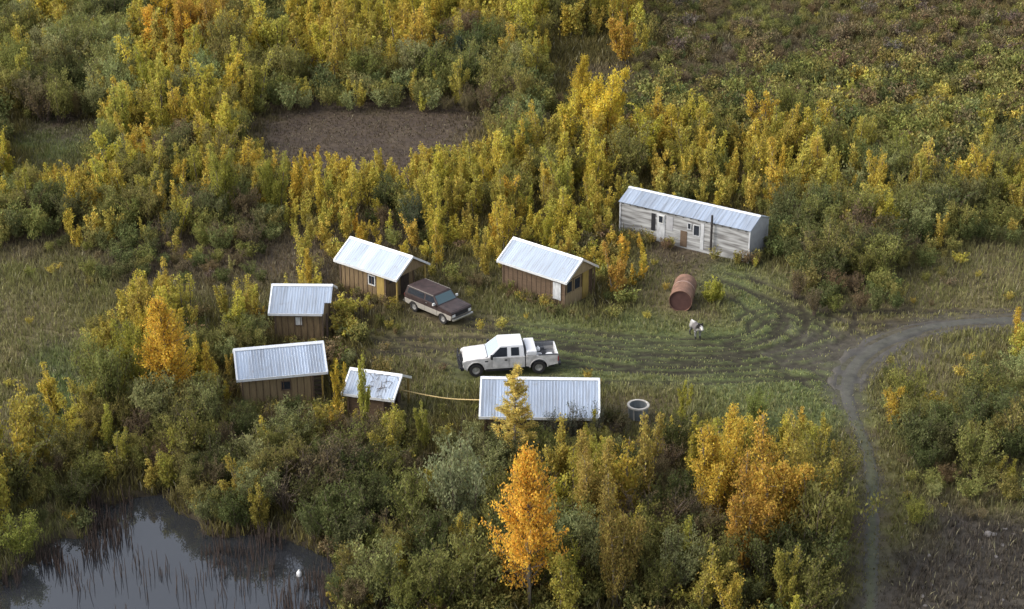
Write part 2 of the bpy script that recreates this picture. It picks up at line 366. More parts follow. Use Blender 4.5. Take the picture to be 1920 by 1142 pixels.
rk = np.clip(rut * 1.1, 0, .95)[:, None]; col = col * (1 - rk) + np.array((.032, .027, .019)) * rk
nr_ = inner & (Xf > 5); rdist = np.full(len(Xf), 9.); rdist[nr_] = seg_dist(Xf[nr_], Yf[nr_], ROAD)
fk = at(1600, 655); fd = np.hypot((Xf - fk.x) / 1.6, Yf - fk.y)
mud = np.clip(np.where(Yf > at(1600, 770)[1], 1.9, .8) - rdist + (fbm(Xf * 1.1, Yf * 1.1, 8) - .5) * 2.2, 0, 1) * .8; mud = np.maximum(mud, np.clip(1.3 - fd / 3.2 + (fbm(Xf, Yf, 8) - .5) * 1.8, 0, 1) * .8)[:, None]
col = col * (1 - mud) + np.array((.072, .064, .052)) * mud
pd = pond_sd(Xf, Yf); wet = np.clip((pd + 1.2) / 1.2, 0, 1)[:, None]
col = col * (1 - wet) + np.array((.03, .024, .018)) * wet
ny, nx = X.shape; ii = np.arange(ny * nx).reshape(ny, nx)
faces = np.stack([ii[:-1, :-1], ii[:-1, 1:], ii[1:, 1:], ii[1:, :-1]], -1).reshape(-1, 4)
gme = fast_mesh('ground', np.stack([Xf, Yf, Z], 1), faces, 'col', np.clip(col, 0, 1))
gme.polygons.foreach_set('use_smooth', np.ones(len(gme.polygons), bool))
link('ground', gme, M['ground'], kind='structure')
# road ribbon
rp = np.array(ROAD); dr = np.gradient(rp, axis=0); nrm = np.stack([-dr[:, 1], dr[:, 0]], 1); nrm /= np.linalg.norm(nrm, axis=1)[:, None]
dense = []
for i in range(len(rp) - 1):
    for k in range(6): dense.append(rp[i] + (rp[i + 1] - rp[i]) * k / 6)
rp = np.array(dense); dr = np.gradient(rp, axis=0); nrm = np.stack([-dr[:, 1], dr[:, 0]], 1); nrm /= np.linalg.norm(nrm, axis=1)[:, None]
K = 17; vs = []; cs = []
arc = np.cumsum(np.r_[0, np.linalg.norm(np.diff(rp, axis=0), axis=1)])
for i, p in enumerate(rp):
    wb_ = .82 if p[1] > at(1600, 760)[1] else .42
    hwL = wb_ + .5 * (float(vnoise(arc[i] * .5, 0.0, 1)) - .4) + .45 * (float(vnoise(arc[i] * 1.7, 3., 1)) - .3); hwR = wb_ + .5 * (float(vnoise(arc[i] * .5, 9.0, 2)) - .4) + .45 * (float(vnoise(arc[i] * 1.7, 3., 2)) - .3)
    fork = math.exp(-((p[0] - at(1625, 660)[0]) ** 2 + (p[1] - at(1625, 660)[1]) ** 2) / 10.); hwL += .5 * fork; hwR += .5 * fork
    for k in range(K):
        s = -1 + 2 * k / (K - 1); off = s * (hwR if s > 0 else hwL)
        q = p + nrm[i] * off; h = hz(q[0], q[1])
        rr = math.exp(-((abs(off) - .55) / .2) ** 2); mid = math.exp(-(off / .35) ** 2)
        zed = .035 - .06 * rr * (abs(s) < .8) - .05 * s ** 4 - (.10 if abs(s) == 1 else 0)
        vs.append((q[0], q[1], h + zed))
        base = np.array((.076, .071, .064)) * (1 if p[1] > at(1600, 770)[1] else .74) * (.62 + .7 * float(fbm(np.array([q[0] * 1.6]), np.array([q[1] * 1.6]), 5)[0])); c = base * (1 - .38 * rr) ; g = (.8 * mid * (1 if p[1] < at(1600, 790)[1] else .3)) ; c = c * (1 - g) + np.array((.075, .080, .036)) * g
        e = min(1, max(0, abs(s) - .30 + .5 * (float(vnoise(q[0] * 2.6, q[1] * 2.6, 15)) - .5)) / .55); c = c * (1 - e) + np.array((.070, .062, .050)) * e
        cs.append(c)
ii = np.arange(len(rp) * K).reshape(len(rp), K)
fc = np.stack([ii[:-1, :-1], ii[1:, :-1], ii[1:, 1:], ii[:-1, 1:]], -1).reshape(-1, 4)
rme = fast_mesh('dirt_road', np.array(vs), fc, 'col', np.array(cs)); rme.polygons.foreach_set('use_smooth', np.ones(len(rme.polygons), bool))
link('dirt_road', rme, M['road'], kind='structure')
# pond
mb = MB(); xs = [p[0] for p in POND]; ys = [p[1] for p in POND]
mb.quad([(min(xs) - 4, min(ys) - 4, WATER_Z), (max(xs) + 1.5, min(ys) - 4, WATER_Z), (max(xs) + 1.5, max(ys) + 1.5, WATER_Z), (min(xs) - 4, max(ys) + 1.5, WATER_Z)])
mb.build('pond_water', M['water'], kind='structure')

# ------------------------------------------------------------------ cabins
FOOT = []      # footprints: (cx, cy, angle, half length, half width) kept free of plants
def corrugated(p0, du, dv, L, Wd, thick, pitch=.17, name='roof', material=None, parent=None, **k):
    """ribbed sheet: p0 lower-left corner, du along the eave, dv up the slope"""
    du = Vector(du).normalized(); dv = Vector(dv).normalized(); n = du.cross(dv).normalized(); p0 = Vector(p0)
    prof = []; x = 0.0; 
    while x < L - .01:
        prof += [(x, 0), (min(L, x + pitch * .62), 0), (min(L, x + pitch * .70), .016), (min(L, x + pitch * .92), .016)]; x += pitch
    prof.append((L, 0)); cl = [prof[0]]
    for q in prof[1:]:
        if q[0] > cl[-1][0] + 1e-4: cl.append(q)
    bm = bmesh.new()
    ra = [bm.verts.new(p0 + du * a + n * b) for a, b in cl]; rb = [bm.verts.new(p0 + du * a + n * b + dv * Wd) for a, b in cl]
    la = [bm.verts.new(p0 + du * a + n * (b - thick)) for a, b in cl]; lb = [bm.verts.new(p0 + du * a + n * (b - thick) + dv * Wd) for a, b in cl]
    for i in range(len(cl) - 1):
        bm.faces.new([ra[i], ra[i + 1], rb[i + 1], rb[i]]); bm.faces.new([la[i], lb[i], lb[i + 1], la[i + 1]])
        bm.faces.new([la[i], la[i + 1], ra[i + 1], ra[i]]); bm.faces.new([rb[i], rb[i + 1], lb[i + 1], lb[i]])
    bm.faces.new([la[0], ra[0], rb[0], lb[0]]); bm.faces.new([ra[-1], la[-1], lb[-1], rb[-1]])
    bmesh.ops.recalc_face_normals(bm, faces=bm.faces)
    me = bpy.data.meshes.new(name); bm.to_mesh(me); bm.free()
    return link(name, me, material, parent, **k)
def window(parent, face, cx, zc, w, h, pos, fm='frame_w', gm='glass', fw=.06):
    """face 'y': wall at y=pos looking to -y; face 'x': wall at x=pos looking to +x"""
    s = MB(); g = MB()
    def bx(m, a0, a1, z0, z1, d0, d1):
        if face == 'y': m.box(a0, a1, pos - d1, pos - d0, z0, z1)
        else: m.box(pos + d0, pos + d1, a0, a1, z0, z1)
    bx(s, cx - w / 2 - fw, cx + w / 2 + fw, zc + h / 2, zc + h / 2 + fw, .002, .05); bx(s, cx - w / 2 - fw, cx + w / 2 + fw, zc - h / 2 - fw, zc - h / 2, .002, .06)
    bx(s, cx - w / 2 - fw, cx - w / 2, zc - h / 2, zc + h / 2, .002, .048); bx(s, cx + w / 2, cx + w / 2 + fw, zc - h / 2, zc + h / 2, .002, .048)
    f = s.build('window', M[fm], parent); bx(g, cx - w / 2, cx + w / 2, zc - h / 2, zc + h / 2, .004, .02); g.build('pane', M[gm], f); return f
def house(name, label, cat, rl, rr, ze, rise, hw, ov_end=(.35, .35), ov_eave=.35, wall='ply', trim=True, porch=0., group=None, roofmat='roof', pitch=.17, notch=False):
    a = at(*rl, ze + rise); b = at(*rr, ze + rise); L = (b - a).length; ang = math.atan2(b.y - a.y, b.x - a.x)
    c = (a + b) / 2; gz = hz(c.x, c.y)
    root = empty(name, (c.x, c.y, 0), ang, label=label, cat=cat, group=group)
    slope = math.atan2(rise, hw); sl_ = math.hypot(rise, hw) ; h = L / 2
    FOOT.append((c.x, c.y, ang, h - min(ov_end) + .1, hw - ov_eave + .12))
    t = .045
    # front slope (towards -y) and back slope
    cut = .42 if notch else 0.
    rf = corrugated((-h, -hw, ze), (1, 0, 0), (0, hw, rise), L - cut, sl_, t, pitch, 'roof', M[roofmat], root)
    if notch:                      # the last sheet has lost its lower part
        corrugated((h - cut + .004, -hw * .62, ze + rise * .38), (1, 0, 0), (0, hw, rise), cut - .004, sl_ * .62, t, pitch, 'roof_sheet', M[roofmat], rf)
    corrugated((h, hw, ze), (-1, 0, 0), (0, -hw, rise), L, sl_, t, pitch, 'roof', M[roofmat], root)
    cp = MB(); cp.hexa([(-h - .01, -.16, ze + rise - .16 * rise / hw + .028), (h + .01, -.16, ze + rise - .16 * rise / hw + .028), (h + .01, 0, ze + rise + .035), (-h - .01, 0, ze + rise + .035),
             (-h - .01, -.16, ze + rise - .16 * rise / hw + .045), (h + .01, -.16, ze + rise - .16 * rise / hw + .045), (h + .01, 0, ze + rise + .06), (-h - .01, 0, ze + rise + .06)])
    cp.hexa([(-h - .01, 0, ze + rise + .035), (h + .01, 0, ze + rise + .035), (h + .01, .16, ze + rise - .16 * rise / hw + .028), (-h - .01, .16, ze + rise - .16 * rise / hw + .028),
             (-h - .01, 0, ze + rise + .06), (h + .01, 0, ze + rise + .06), (h + .01, .16, ze + rise - .16 * rise / hw + .045), (-h - .01, .16, ze + rise - .16 * rise / hw + .045)])
    cp.build('ridge_cap', M['trim'], rf)
    if trim:
        for sx in (-1, 1):
            m = MB()
            for sy in ((-1, 1) if not (notch and sx > 0) else (1,)):
                x0, x1 = (h - .07, h + .035) if sx > 0 else (-h - .035, -h + .07)
                lo = (sy * (hw + .02), ze - .03); hi = (sy * .005, ze + rise - .005)
                c8 = [(x0, lo[0], lo[1] - .11), (x1, lo[0], lo[1] - .11), (x1, hi[0], hi[1] - .11), (x0, hi[0], hi[1] - .11), (x0, lo[0], lo[1] + .06), (x1, lo[0], lo[1] + .06), (x1, hi[0], hi[1] + .04), (x0, hi[0], hi[1] + .04)]
                m.hexa(c8)
            m.build('verge_trim', M['trim'], rf)
        m = MB(); m.box(-h + .07, h - .07 - cut, -hw - .03, -hw - .002, ze - .13, ze + .028); m.build('eave_trim', M['trim'], rf)
    # walls with gables: one prism
    wy = hw - ov_eave; x0 = -h + ov_end[0]; x1 = h - ov_end[1] - porch
    zt = ze + rise - (wy / hw) * rise - t - .015; zr = ze + rise - t - .02
    wl_ = MB().prism([(-wy, gz - .3), (wy, gz - .3), (wy, zt), (0, zr), (-wy, zt)], x0, x1, 'x').build('wall', M[wall], root)
    for sx in (x0, x1):
        for sy in (-wy, wy): MB().box(sx - .05, sx + .05, sy - .05, sy + .05, gz - .3, zt - .06).build('corner_board', M['frame_d' if wall != 'siding' else 'panel_w'], wl_)
    k = x0 + .2                    # rafter tails under the front eave
    while k < x1:
        MB().box(k - .025, k + .025, -hw + .04, -wy - .002, ze - .14, ze - .055).build('rafter', M['dark'], rf); k += .61
    return root, dict(h=h, wy=wy, x0=x0, x1=x1, gz=gz, ze=ze, zt=zt, rise=rise, hw=hw)
def battens(root, q, mname='log', step=.4):
    k = q['x0'] + step
    while k < q['x1'] - .1: MB().box(k - .02, k + .02, -q['wy'] - .025, -q['wy'] - .001, q['gz'] - .2, q['zt'] - .03).build('batten', M[mname], root); k += step
def gable_panel(root, q, x, mname='ply_light', drop=0.0):
    hw = q['hw'] - .06; zt = q['ze'] + .04
    MB().prism([(-hw, zt - drop), (hw, zt - drop), (hw, zt - .02), (0, q['ze'] + q['rise'] - .08), (-hw, zt - .02)] if drop else [(-hw, zt - .02), (hw, zt - .02), (0, q['ze'] + q['rise'] - .08)], x - .03, x, 'x').build('gable_panel', M[mname], root)

# cabin A (behind the brown vehicle)
root, q = house('cabin', 'tan plank cabin with white metal roof right behind the brown and cream vehicle', 'cabin', (657, 444), (774, 481), 2.1, 1.1, 1.72, (.3, .12), .3, 'ply', porch=1.1, group=None)
battens(root, q); gable_panel(root, q, q['h'] - .14, 'ply')
window(root, 'y', .35, 1.35, .5, .6, -q['wy'])
window(root, 'x', -.75, 1.55, .5, .45, q['x1'], 'frame_d')
m = MB().box(q['x1'] + .002, q['x1'] + .05, .1, .9, q['gz'], 1.9).build('door', M['dark'], root)
for sy in (-1, 1): MB().tube([(q['h'] - .2, sy * q['wy'], q['gz'] - .1), (q['h'] - .2, sy * q['wy'], q['ze'] + .02)], .07).build('porch_post', M['yellow_wood'], root)
MB().box(q['x1'] - .75, q['x1'] - .1, -q['wy'] - .04, -q['wy'] - .002, q['gz'], 1.85).build('side_panel', M['yellow_wood'], root)
# cabin B
root, q = house('cabin', 'tan cabin with white ribbed roof and open-sided end, nearest cabin to the long trailer', 'cabin', (963, 445), (1093, 486), 2.1, 1.1, 1.76, (.3, .1), .3, 'log', porch=.25, trim=True)
battens(root, q, 'frame_d'); gable_panel(root, q, q['h'] - .12, 'ply_light')
e = q['x1']
MB().box(e + .002, e + .06, -q['wy'], .35, q['gz'] - .1, 1.0).build('lower_panel', M['ply_light'], root)
window(root, 'x', -1.0, 1.45, .55, .75, e, 'ply_light'); window(root, 'x', -.15, 1.45, .6, .75, e, 'ply_light')
MB().box(e + .002, e + .07, .42, 1.05, q['gz'] - .1, 2.0).build('door', M['yellow_wood'], root)
MB().tube([(q['h'] - .15, q['wy'] + .05, q['gz'] - .1), (q['h'] - .15, q['wy'] + .05, 2.1)], .05).build('porch_post', M['frame_d'], root)
m = MB().box(e - .95, e - .3, -q['wy'] - .05, -q['wy'] - .027, .55, 1.75).build('side_panel', M['panel_w'], root)
# cabin C
root, q = house('cabin', 'small tan cabin with bluish grey roof, chipped roof corner and one small window', 'cabin', (510, 533), (624, 534), 2.1, 1.1, 2.05, (.35, .55), .35, 'ply', trim=True, notch=True)
battens(root, q); window(root, 'y', -.1, 1.45, .4, .55, -q['wy'], 'frame_d', 'frame_w')
MB().box(q['x1'] + .25, q['x1'] + .36, -q['wy'] - .1, -q['wy'] + .02, q['gz'] - .1, q['ze'] - .12).build('porch_post', M['dark'], root)
# cabin D
root, q = house('cabin', 'low tan cabin with bluish metal roof, its left end overhung by yellow leaves', 'cabin', (438, 655), (606, 640), 2.1, 1.1, 1.88, (.3, .85), .35, 'ply_light', trim=True)
battens(root, q); window(root, 'y', .2, 1.3, .5, .5, -q['wy'], 'frame_d')
MB().box(q['x1'] + .5, q['x1'] + .6, -q['wy'] - .02, -q['wy'] + .08, q['gz'] - .1, q['ze'] - .12).build('porch_post', M['yellow_wood'], root)
m = MB()
for k in range(5): m.box(q['x1'] + .052, q['x1'] + .498, -q['wy'] + .01, -q['wy'] + .05, .5 + k * .28, .58 + k * .28)
m.build('shelf_rack', M['dark'], root)
# shed E
root, q = house('shed', 'smallest shed, open at its right end, under a tarnished metal roof littered with twigs', 'shed', (657, 690), (754, 703), 1.75, .88, 1.55, (.3, .75), .25, 'log', trim=True)
for sy in (-1, 1): MB().box(q['h'] - .16, q['h'] - .06, sy * q['wy'] - .05, sy * q['wy'] + .05, q['gz'] - .1, q['ze'] - .05).build('porch_post', M['yellow_wood'], root)
MB().tube([(q['h'] - .5, -.3, 1.25), (q['h'] - .1, -.3, 1.25)], .3, 14).build('water_drum', M['dark'], root)
mt = MB()
for k in range(22):
    x = random.uniform(-.2, q['h'] - .2); s = random.uniform(.1, .95); y = -q['hw'] * s; z = q['ze'] + q['rise'] * (1 - s) + .045
    a = random.uniform(0, 6.28); l = random.uniform(.2, .5); sl2 = q['rise'] / q['hw']
    y2 = min(-.02, y + l * math.sin(a)); mt.tube([(x, y, z), (x + l * .5 * math.cos(a), (y + y2) / 2, q['ze'] + q['rise'] * (1 + ((y + y2) / 2) / q['hw']) + .07), (x + l * math.cos(a), y2, q['ze'] + q['rise'] * (1 + y2 / q['hw']) + .05)], .012, 4)
tw = mt.build('fallen_twigs', M['twig']); tw.matrix_world = Matrix.Translation(root.location) @ Matrix.Rotation(root.rotation_euler.z, 4, 'Z')
tag(tw, 'dark fallen twigs scattered over the right half of the smallest shed roof', 'twigs', kind='stuff')
SHED = root
# cabin F
root, q = house('cabin', 'longest front cabin with wide bluish ribbed metal roof, directly below the white pickup', 'cabin', (902, 707), (1124, 710), 2.1, 1.25, 2.42, (.3, .3), .4, 'log', trim=True)
battens(root, q, 'frame_d'); window(root, 'y', 0, 1.3, .6, .5, -q['wy'], 'frame_d'); FQ = (root, q)
# trailer
root, q = house('house_trailer', 'long weathered trailer with peeling white siding and white roof at the tree edge', 'trailer', (1180, 350), (1427, 405), 2.45, .62, 1.58, (.12, .1), .12, 'siding', trim=False, pitch=.5)
w_ = [o for o in root.children if o.name.startswith('wall')][0]
MB().prism([(-q['wy'] + .02, q['gz'] - .2), (q['wy'] - .02, q['gz'] - .2), (q['wy'] - .02, q['zt']), (0, q['ze'] + q['rise'] - .09), (-q['wy'] + .02, q['zt'])], q['x1'] + .001, q['x1'] + .025, 'x').build('end_panel', M['siding_end'], root)
L = 2 * q['h']; X_ = lambda f: -q['h'] + f * L
MB().box(X_(.30), X_(.36), -q['wy'] - .04, -q['wy'] - .003, q['gz'] - .1, 2.2).build('door', M['panel_w'], root)
MB().box(X_(.255), X_(.285), -q['wy'] - .03, -q['wy'] - .003, .8, 2.1).build('vent_slot', M['black'], root)
window(root, 'y', X_(.33), 1.8, .32, .5, -q['wy'] - .045)
window(root, 'y', X_(.60), 1.55, .42, .75, -q['wy'], 'panel_w'); window(root, 'y', X_(.545), 1.75, .2, .4, -q['wy'], 'panel_w')
MB().box(X_(.63), X_(.655), -q['wy'] - .03, -q['wy'] - .003, .2, 2.2).build('side_panel', M['panel_w'], root)
MB().box(X_(.37), X_(.42), -q['wy'] - .025, -q['wy'] - .003, 1.1, 2.15).build('side_panel', M['siding_end'], root)
MB().box(X_(.48), X_(.53), -q['wy'] - .025, -q['wy'] - .003, .1, 1.3).build('side_panel', M['frame_d'], root)
MB().tube([(X_(.72), -q['wy'] - .22, .3), (X_(.72), -q['wy'] - .22, 3.05)], .085, 10).build('stove_pipe', M['pipe'], root)

# ------------------------------------------------------------------ vehicles
def wheel(parent, x, y, r, w, rim='rim'):
    sgn = 1 if y > 0 else -1
    o = empty('wheel', (x, y, r)); o.parent = parent
    t = MB(); t.lathe([(r * .58, -w / 2), (r * .93, -w / 2), (r, -w * .32), (r, w * .32), (r * .93, w / 2), (r * .58, w / 2)], 22, close=True)
    t = t.build('tyre', M['tyre'], o, smooth=False); t.rotation_euler = (R(90), 0, 0)
    m = MB(); m.lathe([(r * .57, -w * .3), (r * .57, w * .34), (r * .40, w * .30), (r * .34, w * .18), (r * .18, w * .20), (r * .14, w * .36), (.01, w * .36)], 18)
    m = m.build('rim', M[rim], o); m.rotation_euler = (R(90) * (-1 if sgn > 0 else 1), 0, 0)
    return o
def arch(cx, r, zb, n=9):
    return [(cx + r * math.cos(math.pi * k / n), zb + r * math.sin(math.pi * k / n) * 1.0) for k in range(n + 1)]     # from +x to -x
def side_quad(parent, name, mname, pts, side, off=.012):
    """panel lying on the body flank: pts (x, y, z) for +y side"""
    P = [Vector((x, y * side, z)) for x, y, z in pts]; n = (P[1] - P[0]).cross(P[2] - P[0]).normalized()
    if n.y * side < 0: n = -n
    m = MB(); m.hexa([p + n * .001 for p in P] + [p + n * off for p in P]); return m.build(name, M[mname], parent)

def pickup():
    F1 = at(897, 710); F2 = at(1006, 704)                                # ground under the near front and rear wheels
    d = (F1 - F2).normalized(); ang = math.atan2(d.y, d.x); side = Vector((-d.y, d.x, 0))
    near = 1 if side.y < 0 else -1                                       # near side in local y
    c = (F1 + F2) / 2 - side * near * .93; 
    root = empty('pickup_truck', (c.x, c.y, hz(c.x, c.y) + .02), ang, label='white extended-cab pickup truck with black grille guard parked on the grass', cat='pickup truck')
    FOOT.append((c.x, c.y, ang, 3.1, 1.1))
    wb = 1.92; r = .42; zb = .46
    # forward body (cab lower half and front wings)
    prof = [(2.55, .50)] + [(wb + .53, .48)] + arch(wb, .53, .46)[1:-1] + [(wb - .53, .48), (-1.08, .50), (-1.08, 1.22), (1.22, 1.24), (2.45, 1.14), (2.66, 1.05), (2.70, .60)]
    MB().prism(prof, -.98, .98).build('body', M['paint_low'], root, bevel=.03)
    MB().hexa([(1.24, -.90, 1.225), (2.55, -.86, 1.12), (2.55, .86, 1.12), (1.24, .90, 1.225), (1.22, -.80, 1.30), (2.42, -.74, 1.20), (2.42, .74, 1.20), (1.22, .80, 1.30)]).build('hood', M['paint_w'], root, bevel=.03)
    m = MB(); m.hexa([(1.25, -.96, 1.20), (1.25, .96, 1.20), (-1.05, .96, 1.20), (-1.05, -.96, 1.20), (.42, -.78, 1.93), (.42, .78, 1.93), (-.98, .78, 1.93), (-.98, -.78, 1.93)])
    cab = m.build('cab', M['paint_w'], root, bevel=.04)
    def cy(z): return .96 - (z - 1.20) / .73 * .18
    def fx(z): return 1.25 - (z - 1.20) / .73 * .83
    z0, z1 = 1.27, 1.83
    for s in (-1, 1):
        side_quad(cab, 'side_window', 'glass', [(fx(z0) - .14, cy(z0), z0), (.02, cy(z0), z0), (.02, cy(z1), z1), (fx(z1) - .10, cy(z1), z1)], s)
        side_quad(cab, 'side_window', 'glass', [(-.22, cy(z0 + .03), z0 + .03), (-.72, cy(z0 + .03), z0 + .03), (-.70, cy(z1 - .03), z1 - .03), (-.22, cy(z1 - .03), z1 - .03)], s)
        side_quad(root, 'door_seam', 'black', [(.94, .981, .58), (.96, .981, .58), (.96, .981, 1.2), (.94, .981, 1.2)], s, .006)
        side_quad(root, 'door_seam', 'black', [(-.10, .981, .58), (-.08, .981, .58), (-.08, .981, 1.2), (-.10, .981, 1.2)], s, .006)
        side_quad(root, 'door_handle', 'black', [(.02, .981, 1.02), (.18, .981, 1.02), (.18, .981, 1.10), (.02, .981, 1.10)], s, .03)
        side_quad(root, 'side_badge', 'black', [(1.18, .981, .98), (1.38, .981, .98), (1.38, .981, 1.06), (1.18, .981, 1.06)], s, .006)
        MB().box(-.9, 1.3, min(s * .94, s * 1.0), max(s * .94, s * 1.0), .36, .44).build('running_board', M['black'], root)
        mm = MB(); mm.box(.92, 1.05, min(s * 1.02, s * 1.22), max(s * 1.02, s * 1.22), 1.22, 1.48).tube([(.98, s * .9, 1.28), (.98, s * 1.05, 1.3)], .025, 6); mm.build('side_mirror', M['black'], root)
    # windscreen
    a, b = 1.26, 1.86
    nrm = Vector((.73, 0, .83)).normalized(); W4 = [Vector((fx(a), -cy(a) + .10, a)), Vector((fx(a), cy(a) - .10, a)), Vector((fx(b), cy(b) - .08, b)), Vector((fx(b), -cy(b) + .08, b))]
    MB().hexa([p + nrm * .002 for p in W4] + [p + nrm * .014 for p in W4]).build('windscreen', M['ws'], cab)
    MB().box(-1.075, -1.058, -.62, .62, 1.34, 1.80).build('rear_window', M['glass'], cab)
    MB().box(1.18, 1.33, -.88, .88, 1.245, 1.262).build('cowl', M['black'], root)
    # bed
    xr = -3.10; bw = .98
    prof = [(-1.14, .55), (-wb + .53, .50)] + arch(-wb, .53, .46)[1:-1] + [(-wb - .53, .50), (xr, .62), (xr, 1.24), (-1.14, 1.24)]
    bed = MB()
    for s in (-1, 1): bed.prism(prof, min(s * bw, s * (bw - .12)), max(s * bw, s * (bw - .12)))
    bed.box(-1.26, -1.14, -.857, .857, .62, 1.22); bed = bed.build('bed', M['paint_low'], root, bevel=.015)
    MB().box(xr - .02, xr + .06, -.855, .855, .62, 1.23).build('tailgate', M['paint_w'], root, bevel=.015)
    m = MB(); m.box(xr + .07, -1.27, -.85, .85, .70, .76)
    for s in (-1, 1):
        m.box(-2.45, -1.45, min(s * .85, s * .62), max(s * .85, s * .62), .762, .98); m.box(xr + .08, -1.28, min(s * .856, s * .83), max(s * .856, s * .83), .99, 1.23)
    m.build('bed_liner', M['bedliner'], root)
    m = MB()
    for s in (-1, 1): m.box(xr + .02, -1.9, min(s * .99, s * .86), max(s * .99, s * .86), 1.242, 1.262)
    m.build('bed_rail', M['black'], root)
    tb = MB().box(-1.80, -1.18, -.96, .96, 1.27, 1.50).build('tool_box', M['paint_w'], root, bevel=.02)
    MB().box(-1.80, -1.2, -.8, .8, 1.0, 1.268).build('tool_box_base', M['paint_low'], tb)
    MB().box(-1.78, -1.20, -.94, .94, 1.503, 1.53).build('lid', M['paint_w'], tb, bevel=.01)
    MB().box(xr - .20, xr - .03, -.95, .95, .48, .64).build('rear_bumper', M['black'], root, bevel=.02)
    MB().box(2.66, 2.86, -1.0, 1.0, .46, .66).build('front_bumper', M['black'], root, bevel=.03)
    g = MB().box(2.69, 2.73, -.62, .62, .70, 1.02).build('grille', M['black'], root)
    for s in (-1, 1):
        MB().box(2.66, 2.725, min(s * .66, s * .93), max(s * .66, s * .93), .78, 1.0).build('headlight', M['lamp'], root, bevel=.01)
        MB().box(xr - .03, xr + .03, min(s * .86, s * .985), max(s * .86, s * .985), .82, 1.12).build('tail_light', M['red'], root)
    gg = MB()
    for s in (-1, 1):
        gg.box(2.88, 2.95, s * .42 - .03, s * .42 + .03, .45, 1.20)
        gg.tube([(2.92, s * .42, .62), (2.92, s * 1.0, .62), (2.80, s * 1.02, .8), (2.86, s * .98, 1.05), (2.92, s * .42, 1.12)], .035, 6)
    gg.tube([(2.93, -.42, 1.16), (2.93, .42, 1.16)], .035, 6); gg.tube([(2.93, -.42, .62), (2.93, .42, .62)], .035, 6); gg.tube([(2.93, -.9, .85), (2.93, .9, .85)], .02, 6)
    gg.build('grille_guard', M['black'], root)
    MB().box(-2.9, 2.5, -.8, .8, .36, .50).build('chassis', M['black'], root)
    wl_ = MB()
    for cx in (wb, -wb): wl_.box(cx - .5, cx + .5, -.74, .74, .46, .95)
    wl_.build('wheel_housing', M['black'], root)
    fl = MB()
    for cx in (wb, -wb):
        for s in (-1, 1): fl.tube([(cx + .55 * math.cos(math.pi * k / 10), s * .985, .46 + .55 * math.sin(math.pi * k / 10)) for k in range(11)], .028, 6)
    fl.build('wing_flare', M['paint_low'], root)
    for cx in (wb, -wb):
        for s in (-1, 1): wheel(root, cx, s * .86, r, .26)
    # loose things lying in the bed: things of their own
    Mx = Matrix.Translation(root.location) @ Matrix.Rotation(ang, 4, 'Z')
    def loose(mb, name, mat_, x, y, z, rz, label, cat):
        o = mb.build(name, M[mat_], None); o.matrix_world = Mx @ Matrix.Translation((x, y, z)) @ Matrix.Rotation(rz, 4, 'Z'); tag(o, label, cat); return o
    loose(MB().box(-.22, .22, -.15, .15, 0, .22).box(-.20, .20, -.13, .13, .222, .25), 'storage_box', 'plastic_w', -2.62, near * .30, .765, .15, 'small white box lying in the bed of the white pickup', 'box')
    loose(MB().lathe([(.13, 0), (.16, .3), (.17, .31), (.15, .31), (.12, .03)], 16), 'bucket', 'plastic_w', -2.0, near * .38, .765, 0, 'white bucket in the pickup bed just behind the tool box', 'bucket')
    loose(MB().lathe([(.05, 0), (.24, .03), (.28, .14), (.20, .26), (.04, .32)], 12), 'dark_sack', 'black', -2.30, near * .12, .765, .5, 'black sack between bucket and white box in the pickup bed', 'sack')
    loose(MB().lathe([(.09, 0), (.14, .02), (.14, .34), (.05, .42), (.05, .46)], 12), 'water_jug', 'plastic_w', -2.02, -near * .32, .765, 0, 'pale jug standing at the far side of the pickup bed', 'jug')
ws, n, l, b = new_mat('sky_glare_windscreen'); b.inputs['Base Color'].default_value = (.55, .60, .64, 1); b.inputs['Roughness'].default_value = .1; b.inputs['Metallic'].default_value = .75; M['ws'] = ws  # pale tint stands in for bright sky mirrored in the glass
pickup()

